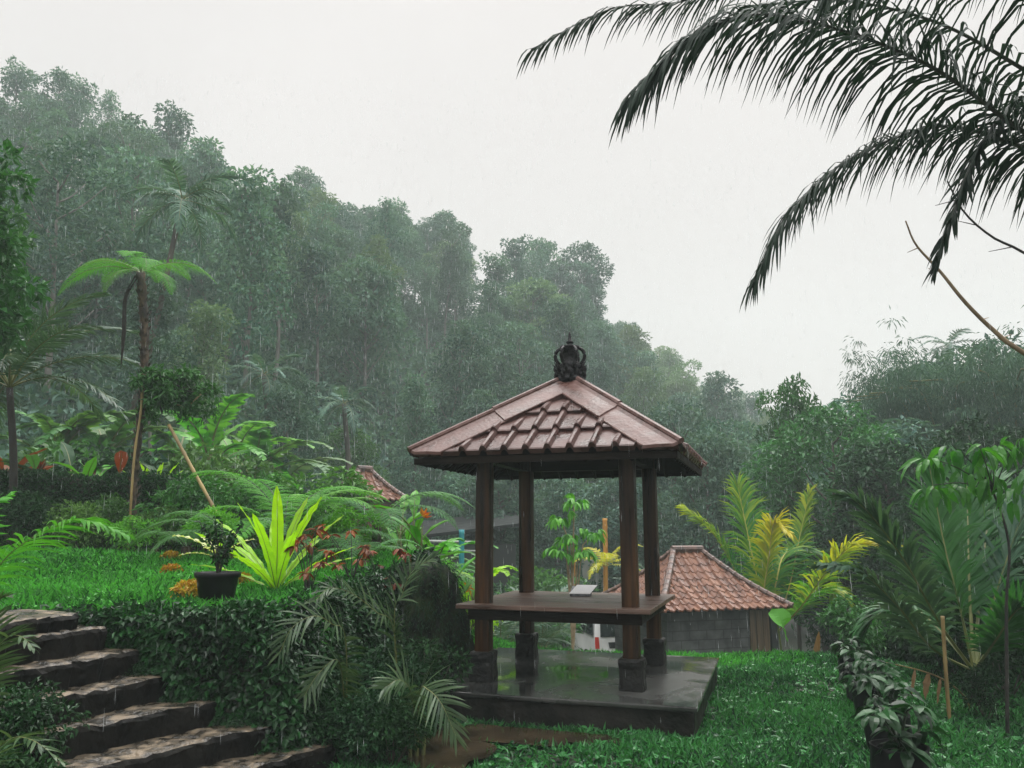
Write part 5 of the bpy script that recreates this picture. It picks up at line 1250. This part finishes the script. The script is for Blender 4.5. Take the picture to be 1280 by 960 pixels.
for sx in (-1, 1):
    for y0 in (-1.35, 1.35):
        mb = MB(); a = np.linspace(0, 2 * np.pi, 24, endpoint=False); 
        P = np.array([(sx * (W_ - .15), y0, .31), (sx * (W_ + .012), y0, .31)]); tube(mb, P, .31, 24); wl = mb.build('wheel', M['rubber'], van, origin=(0, 0, 0))
        mb = MB(); tube(mb, np.array([(sx * (W_ + .013), y0, .31), (sx * (W_ + .022), y0, .31)]), .19, 20); mb.build('rim', M['chrome'], wl, origin=(0, 0, 0))
# ------------------------------------------------------------------ young coconut palms on the right
b = gp(968, 20.8); t = thing('young_coconut_palm', 'young coconut palm with yellow leaf tips behind the tiled hut', 'palm', b)
cz = at(962, 800, 20.8); mb = MB(); tube(mb, np.array([b - [0, 0, .2], (b + cz) / 2, cz]), [.2, .17, .12], 8); mb.build('trunk', M['rachis_yellow'], t, True)
def cp_frond(pts, mats, Y0=20.6, **kw):
    a = dict(n=84, L=1.1, W=.055, droop=.9, s0=.28, rr=.035, a0=55, a1=18, lift=.25, prof=(.7, 1, 1, .9, .75, .5)); a.update(kw)
    path_frond(t, [cz] + [at(*p) if len(p) == 3 else at(*p, Y0) for p in pts], mats, **a)
Yg_ = [M['palm_young'], M['rachis_yellow']]; Yy = [M['palm_yellow'], M['rachis_yellow']]
cp_frond([(950, 740, 20.9), (935, 670, 21.2), (922, 606, 21.6)], Yg_, vb=.12, vtip=.2, L=1.0)
cp_frond([(955, 745, 20.7), (962, 690, 20.5), (968, 655, 20.2), (985, 665, 19.8)], Yy, vb=.6, vtip=.9, L=.75)
cp_frond([(930, 735, 20.9), (895, 672, 21.1), (860, 640, 21.2)], Yg_, vb=.2, vtip=1.1, L=.9)
cp_frond([(985, 740, 20.9), (998, 680, 21.2), (1012, 616, 21.4)], Yg_, vb=.18, vtip=.9, L=.7)
cp_frond([(1000, 760, 19.5), (1035, 712, 18.6), (1066, 682, 18), (1106, 680, 17.6)], Yy, vb=.4, vtip=1.1, L=.9)
cp_frond([(985, 760, 20.2), (1015, 745, 19.8), (1045, 738, 19.5), (1065, 760, 19.3)], Yg_, vb=.25, vtip=.5, L=.6)
cp_frond([(925, 760, 20.9), (890, 720, 21), (862, 700, 21.1), (845, 712, 21.2)], Yg_, vb=.2, vtip=.8, L=.7)
cp_frond([(970, 730, 20.9), (985, 690, 21.2), (1030, 700, 21.0), (1045, 760, 20.8)], Yg_, vb=.1, vtip=.1, L=.8)

b = gp(1222, 8.9); cz = b + [0, 0, .35]; t = thing('young_coconut_palm', 'large young coconut palm with tall dark fronds at the right', 'palm', b)
mb = MB(); tube(mb, np.array([b - [0, 0, .1], b + [0, 0, .2], cz]), [.085, .08, .06], 10); mb.build('trunk', M['dead'], t, True)
Dk = [M['palm_dark'], M['rachis']]; Gr = [M['palm_grey'], M['rachis']]
def big(pts, mats, **kw):
    a = dict(n=66, L=.66, W=.04, droop=.6, s0=.25, rr=.022, a0=50, a1=15, lift=.2, prof=(.6, .95, 1, .95, .8, .55)); a.update(kw); path_frond(t, [cz] + [at(*p) for p in pts], mats, **a)
big([(1200, 760, 8.9), (1180, 680, 9.0), (1162, 585, 9.2)], Dk, vb=.75, L=.55)
big([(1212, 740, 9.2), (1210, 660, 9.5), (1208, 585, 9.8)], Dk, vb=.25)
big([(1240, 760, 9.0), (1262, 690, 9.0), (1290, 610, 9.0)], Gr, L=.6, vb=.4)
big([(1175, 780, 8.7), (1130, 700, 8.5), (1085, 640, 8.3), (1060, 622, 8.2)], Gr, vb=.35, L=.5)
big([(1165, 810, 8.5), (1120, 755, 8.2), (1075, 715, 8.0), (1030, 706, 7.8)], Gr, vb=.6, L=.42, droop=.9)
big([(1250, 790, 8.6), (1290, 740, 8.3), (1340, 720, 8.0)], Dk, vb=.4, L=.6)
big([(1225, 740, 9.4), (1235, 650, 9.9), (1240, 600, 10.3)], Dk, vb=.3)
big([(1245, 800, 8.3), (1275, 760, 7.9), (1310, 770, 7.6)], Dk, vb=.8, L=.5)
big([(1185, 800, 9.2), (1140, 760, 9.6), (1095, 770, 9.9), (1070, 810, 10.)], Dk, vb=.3, L=.5, droop=.9)

# leafy sapling at right edge
b = gp(1258, 7.6); t = thing('broad_leaf_sapling', 'thin sapling with large drooping green leaves at the right edge', 'sapling', b)
st, lf = MB(), MB(); P = catmull([b - [0, 0, .1], at(1258, 760, 7.5), at(1261, 680, 7.45), at(1240, 612, 7.4), at(1215, 575, 7.4)], 24); tube(st, P, [.018, .009], 6)
for q, (hx, hy, Y) in enumerate(((1215, 578, 7.4), (1190, 556, 7.3), (1162, 572, 7.25), (1245, 553, 7.3), (1278, 545, 7.2), (1200, 604, 7.5), (1238, 590, 7.3), (1292, 585, 7.1), (1168, 606, 7.35), (1268, 612, 7.2), (1225, 560, 7.1))):
    h_ = at(hx, hy, Y); tube(st, catmull([P[-4], (P[-4] + h_) / 2 + [0, 0, .05], h_], 8), [.007, .004], 5)
    n = 12; a = rng.random(n) * 6.28; d = nrm(np.stack([np.cos(a), np.sin(a), rng.uniform(-1.3, .1, n)], 1)); ovals(lf, h_ + d * rng.uniform(.02, .16, (n, 1)), d, np.tile([0, 0, 1.], (n, 1)) + rng.normal(0, .25, (n, 3)), rng.uniform(.13, .24, n), rng.uniform(.045, .075, n), .6)
st.build('stem', M['twig_dark'], t); lf.build('foliage', M['sapling_leaf'], t)

# stake and dry stalk
pole('bamboo_stake', 'yellow bamboo stake standing in the grass at the right', [gp(1187, 8.0) - [0, 0, .1], at(1183, 850, 8.0), at(1178, 770, 8.0)], .018, 'bamboo', .22, 'stake')
b = gp(1215, 8.6); t = thing('dry_stalk', 'dry arching palm stalk with hanging dead leaf by the stake', 'dead frond', b)
mb = MB(); P = catmull([b, at(1205, 870, 8.5), at(1180, 850, 8.4), at(1150, 838, 8.3), at(1108, 828, 8.2)], 24); tube(mb, P, [.012, .005], 6); mb.build('stalk', M['bamboo'], t)
mb = MB()
for q, w in ((11, .05), (14, .09), (17, .05)):
    Q = catmull([P[q], P[q] + [-.03, -.03, -.08], P[q] + [-.08 + .03 * w, -.05, -.24]], 8); bigleaf(mb, Q, w, (.2, .8, 1, .7, .1), .3, .08)
mb.build('dead_leaf', M['dry_leaf'], t)
# taro leaf and dry leaf behind the lawn
b = gp(978, 13.0); t = thing('taro_plant', 'single large pale green taro leaf right of the hut', 'taro', b)
mb = MB(); h_ = at(970, 766, 13); tube(mb, catmull([b - [0, 0, .1], (b + h_) / 2 + [.05, 0, 0], h_], 10), [.02, .012], 6); mb.build('stalk', M['rachis'], t)
mb = MB(); bigleaf(mb, catmull([h_ + [.02, 0, .06], h_ + [.05, -.08, -.15], h_ + [.12, -.1, -.42]], 14), .46, (.5, .95, 1, .92, .75, .5, .25, .02), .12, .02); mb.build('leaf', M['fern'], t)
b = gp(1022, 12.8); t = thing('dead_banana_leaf', 'upright dry brown leaf at the back edge of the lawn', 'dead leaf', b)
mb = MB(); bigleaf(mb, catmull([b - [0, 0, .05], at(1022, 815, 12.75), at(1024, 790, 12.6)], 10), .2, (.2, .8, 1, .6, .05), .5, .1); mb.build('blade', M['dry_leaf'], t)
mb = MB(); tube(mb, catmull([b - [0, 0, .1], at(1021, 822, 12.82), at(1022, 808, 12.81)], 6), .012, 5); mb.build('stalk', M['twig'], t)

# --- row of black planters with broad leaved plants
pl_lab = ['black planter with broad leaved plant nearest the camera in the row', 'second planter of the row with broad glossy leaves', 'third planter of the row with leaves over the grass', 'fourth planter of the row partly hidden by its neighbour', 'planter at the far end of the row by the leafy shrub']
for k, (px, py, s_) in enumerate(((1130, 1000, 1.0), (1112, 942, .95), (1094, 905, .92), (1080, 878, .9), (1068, 856, .88))):
    p = on_z(px, py, 0.0); p[2] = float(ground(p[0], p[1])) - .02
    t = thing('planter', pl_lab[k], 'planter', p, 'black planters along the lawn edge', rng.uniform(0, 6), s_)
    mb = MB(); lathe(mb, [(.15, 0), (.17, .03), (.185, .2), (.18, .33), (.185, .35), (.17, .35), (.16, .31)], 24, wob=lambda a, z: 1 + .03 * np.sin(a * 5 + z * 9), capend=False); pot = mb.build('pot', M['black_plastic'], t, True, origin=(0, 0, 0))
    mb = MB(); lathe(mb, [(.165, .30), (.08, .32), (.01, .32)], 20); mb.build('soil', M['soil'], pot, origin=(0, 0, 0))
    lf, st = MB(), MB()
    for q in range(9):
        a = q * 2.4; c = np.array([math.cos(a) * .14, math.sin(a) * .14, .36 + rng.uniform(0, .26)]); tube(st, catmull([(0, 0, .3), c * [.5, .5, .9], c], 6), [.01, .005], 5)
        n = 8; a2 = rng.random(n) * 6.28; d = nrm(np.stack([np.cos(a2), np.sin(a2), rng.uniform(-.5, .35, n)], 1)); ovals(lf, c + d * .03, d, np.tile([0, 0, 1.], (n, 1)) + rng.normal(0, .25, (n, 3)), rng.uniform(.10, .18, n), rng.uniform(.055, .09, n), .45)
    st.build('stem', M['rachis_dark'], t, origin=(0, 0, 0)); lf.build('foliage', M['bank_leaf'], t, origin=(0, 0, 0))

# ------------------------------------------------------------------ coconut palm at the upper right, bare branches
cz = at(1500, 215, 5.6); b = np.array([cz[0] + .5, cz[1] + .4, float(ground(cz[0] + .5, cz[1] + .4))])
t = thing('coconut_palm', 'near coconut palm whose dark fronds hang across the upper right sky', 'palm', b)
mb = MB(); tube(mb, catmull([b - [0, 0, .2], b * .5 + cz * .5 + [.15, 0, 0], cz], 16), [.18, .13, .12], 10); mb.build('trunk', M['bark_pale'], t, True)
Pn = [M['palm_near'], M['rachis_dark']]
def cf(pts, Y=5.5, **kw):
    a = dict(n=150, L=.80, W=.02, jit=.18, droop=2.4, s0=.2, rr=.03, a0=70, a1=18, lift=.1, seg=4, prof=(.7, .95, 1, .95, .85, .7, .5)); a.update(kw)
    path_frond(t, [cz] + [at(*p) if len(p) == 3 else at(*p, Y) for p in pts], Pn, **a)
cf([(1380, 225), (1280, 165), (1165, 84), (1040, 34), (940, 18), (860, 48), (788, 122)], 5.4, n=180, L=.84, W=.02, jit=.2)
cf([(1380, 0, 6.2), (1200, -60, 6.4), (1000, -55, 6.4), (880, -8, 6.4), (840, 4, 6.4), (760, 12, 6.3), (664, 62, 6.2)], L=.62, n=130, W=.016)
cf([(1380, 150, 5.8), (1280, 87, 5.8), (1190, 36, 5.9), (1110, 10, 6.0), (1030, 0, 6.0), (930, 8, 6.1)], n=40, L=.5, W=.03, s0=.3, droop=2.6)
cf([(1400, 80, 5.0), (1330, 0, 5.0), (1230, -45, 5.0), (1120, -48, 5.0), (1040, -15, 5.0)], n=56, L=.95, droop=3.0)
cf([(1400, 220, 5.9), (1280, 184, 5.9), (1215, 163, 5.9), (1160, 160, 5.9), (1065, 197, 5.9), (990, 262, 5.85), (942, 352, 5.8)], n=150, L=.60, W=.016, droop=2.2)
cf([(1380, 130, 5.5), (1285, 120, 5.5), (1240, 160, 5.5), (1212, 210, 5.5), (1194, 260, 5.5), (1168, 338, 5.5)], n=70, L=.34, W=.032, droop=.9, a0=45, s0=.4)
# bare tree: trunk beyond the right edge, two bare branches in view
b = np.array([5.1, 6.2, float(ground(5.1, 6.2))]); tt = thing('bare_tree', 'bare tree whose leafless tan twig reaches in from the right edge', 'tree', b)
fk = at(1420, 520, 6.2); mb = MB(); tube(mb, catmull([b - [0, 0, .2], (b + fk) / 2, fk], 10), [.09, .05], 8); mb.build('trunk', M['twig'], tt, True)
mb = MB(); P = catmull([fk, at(1280, 441, 6.1), at(1240, 411, 6.1), at(1205, 376, 6.1), at(1175, 339, 6.1), at(1145, 306, 6.1), at(1132, 276, 6.1)], 40); tube(mb, P, [.035, .024, .018, .013, .006], 7)
for q in (14, 19, 23, 27, 31, 35):
    d = rng.normal(0, 1, 3) * [1, .3, .6]; tube(mb, np.array([P[q], P[q] + nrm(d) * .09]), [.005, .002], 4)
mb.build('branch', M['twig'], tt, True)
mb = MB(); P = catmull([fk, at(1360, 370, 5.9), at(1280, 316, 5.9), at(1240, 296, 5.9), at(1205, 265, 5.9), at(1184, 226, 5.9)], 30); tube(mb, P, [.03, .012, .006], 6)
for q in (16, 20, 24, 27):
    d = np.array([-1, 0, rng.uniform(-.3, .3)]); tube(mb, np.array([P[q], P[q] + d * rng.uniform(.1, .2)]), [.005, .002], 4)
mb.build('branch', M['twig_dark'], tt, True)

# ------------------------------------------------------------------ rain
n1, n2 = 1500, 17000
mb = MB(); Yr = np.concatenate([3.5 + 12 * rng.random(n1), 14 + 40 * rng.random(n2)]); n = n1 + n2
x = rng.uniform(-.75, .75, n) * Yr; z = 1.74 + Yr * rng.uniform(-.28, .62, n)
ok = z > ground(x, Yr); Yr, x, z = Yr[ok], x[ok], z[ok]; n = len(x)
# no rain under the pavilion roof
dx, dy = x - PC[0], Yr - PC[1]; c_, s_ = math.cos(YAW), math.sin(YAW); u_, v_ = dx * c_ + dy * s_, -dx * s_ + dy * c_
ok = ~((abs(u_) < RW) & (abs(v_) < RW) & (z < apex)); Yr, x, z = Yr[ok], x[ok], z[ok]; n = len(x)
Ln = rng.uniform(.03, .17, n) * np.clip(Yr / 14, .8, 2.2); r_ = rng.uniform(.0004, .0012, n) * np.clip(Yr / 7, .7, 6)
P0 = np.stack([x, Yr, z], 1); tl = np.stack([.03 * Ln, np.zeros(n), -Ln], 1)
ring = np.array([(1, 0, 0), (-.5, .87, 0), (-.5, -.87, 0)])
V = np.concatenate([P0[:, None], (P0 + tl * .6)[:, None] + ring[None] * r_[:, None, None], (P0 + tl)[:, None]], 1)
b_ = np.arange(n)[:, None] * 5
F = np.concatenate([b_ + f for f in ([0, 1, 2], [0, 2, 3], [0, 3, 1], [4, 2, 1], [4, 3, 2], [4, 1, 3])])
mb.add(V, F)
m_, nt, N_, Lk, out = newmat('rain_water')
p = N_('ShaderNodeBsdfPrincipled'); p.inputs['Base Color'].default_value = (.85, .88, .9, 1); p.inputs['Roughness'].default_value = .3
tl_ = N_('ShaderNodeBsdfTranslucent'); tl_.inputs['Color'].default_value = (.85, .88, .9, 1); ms = N_('ShaderNodeMixShader'); Lk(p.outputs[0], ms.inputs[1]); Lk(tl_.outputs[0], ms.inputs[2]); ms.inputs[0].default_value = .5
Lk(ms.outputs[0], out.inputs['Surface'])
tag(mb.build('falling_rain', m_), 'streaks of rain falling over the whole garden', 'rain', kind='stuff')

# ------------------------------------------------------------------ haze
mb = MB(); box(mb, (-180, -70, -8), (180, 225, 62)); hz = mb.build('haze', [])
m_, nt, N_, Lk, out = newmat('rain_haze'); v = N_('ShaderNodeVolumePrincipled'); v.inputs['Color'].default_value = (.86, .98, .98, 1); v.inputs['Density'].default_value = .0019; v.inputs['Anisotropy'].default_value = .0
Lk(v.outputs[0], out.inputs['Volume']); hz.data.materials.append(m_); tag(hz, 'rain haze filling the valley', 'haze', kind='stuff')

# ------------------------------------------------------------------ sky, sun, camera
w = bpy.data.worlds.new('World'); sc.world = w; w.use_nodes = True; nt = w.node_tree; nt.nodes.clear()
N_ = nt.nodes.new; Lk = nt.links.new
sky = N_('ShaderNodeTexSky'); sky.sky_type = 'NISHITA'; sky.sun_disc = False; sky.sun_elevation = R(62); sky.sun_rotation = R(20); sky.dust_density = 6; sky.air_density = 1.5
tc = N_('ShaderNodeTexCoord'); sx = N_('ShaderNodeSeparateXYZ'); Lk(tc.outputs['Generated'], sx.inputs[0])
cr = N_('ShaderNodeValToRGB'); e = cr.color_ramp.elements      # overcast cloud, brighter towards the zenith
e[0].position = 0.0; e[0].color = (.515, .480, .463, 1); e[1].position = 1.0; e[1].color = (.95, .95, .95, 1)
x_ = e.new(.15); x_.color = (.522, .487, .470, 1); x_ = e.new(.6); x_.color = (.55, .522, .51, 1)
Lk(sx.outputs['Z'], cr.inputs[0])
nz = N_('ShaderNodeTexNoise'); nz.inputs['Scale'].default_value = 2.2; nz.inputs['Detail'].default_value = 4; Lk(tc.outputs['Generated'], nz.inputs['Vector'])
mr = N_('ShaderNodeMapRange'); mr.inputs['To Min'].default_value = .90; mr.inputs['To Max'].default_value = 1.10; Lk(nz.outputs['Fac'], mr.inputs['Value'])
mz = N_('ShaderNodeMapRange'); mz.inputs['From Min'].default_value = .6; mz.inputs['From Max'].default_value = 1.0; mz.inputs['To Min'].default_value = 1.0; mz.inputs['To Max'].default_value = 4.3; Lk(sx.outputs['Z'], mz.inputs['Value'])
m1 = N_('ShaderNodeMath'); m1.operation = 'MULTIPLY'; Lk(mr.outputs[0], m1.inputs[0]); Lk(mz.outputs[0], m1.inputs[1])
vm = N_('ShaderNodeVectorMath'); vm.operation = 'SCALE'; Lk(cr.outputs[0], vm.inputs[0]); Lk(m1.outputs[0], vm.inputs['Scale'])
b1 = N_('ShaderNodeBackground'); b1.inputs['Strength'].default_value = .05; Lk(sky.outputs[0], b1.inputs['Color'])
b2 = N_('ShaderNodeBackground'); b2.inputs['Strength'].default_value = 1.0; Lk(vm.outputs[0], b2.inputs['Color'])
ms = N_('ShaderNodeMixShader'); ms.inputs[0].default_value = .93; Lk(b1.outputs[0], ms.inputs[1]); Lk(b2.outputs[0], ms.inputs[2])
ow = N_('ShaderNodeOutputWorld'); Lk(ms.outputs[0], ow.inputs['Surface'])
sl = bpy.data.lights.new('sun', 'SUN'); sl.energy = 1.1; sl.angle = R(40); sl.color = (1, .97, .93); so = bpy.data.objects.new('sun', sl); COL.objects.link(so)
so.rotation_euler = (R(28), 0, R(160))
cam = bpy.data.cameras.new('camera'); cam.sensor_width = 36; cam.lens = 36 * 1000 / 1280; cam.clip_end = 2000; cam.clip_start = .05
co = bpy.data.objects.new('camera', cam); COL.objects.link(co); co.location = tuple(CAM); co.rotation_euler = (math.pi / 2 + PITCH, 0, 0); sc.camera = co
sc.view_settings.view_transform = 'Standard'; sc.view_settings.look = 'None'; sc.view_settings.exposure = .68; sc.view_settings.gamma = 1; sc.view_settings.use_curve_mapping = False
cy = sc.cycles; cy.max_bounces = 5; cy.diffuse_bounces = 3; cy.glossy_bounces = 3; cy.transmission_bounces = 3; cy.volume_bounces = 2; cy.transparent_max_bounces = 4
cy.use_adaptive_sampling = True; cy.adaptive_threshold = .02; cy.use_denoising = True
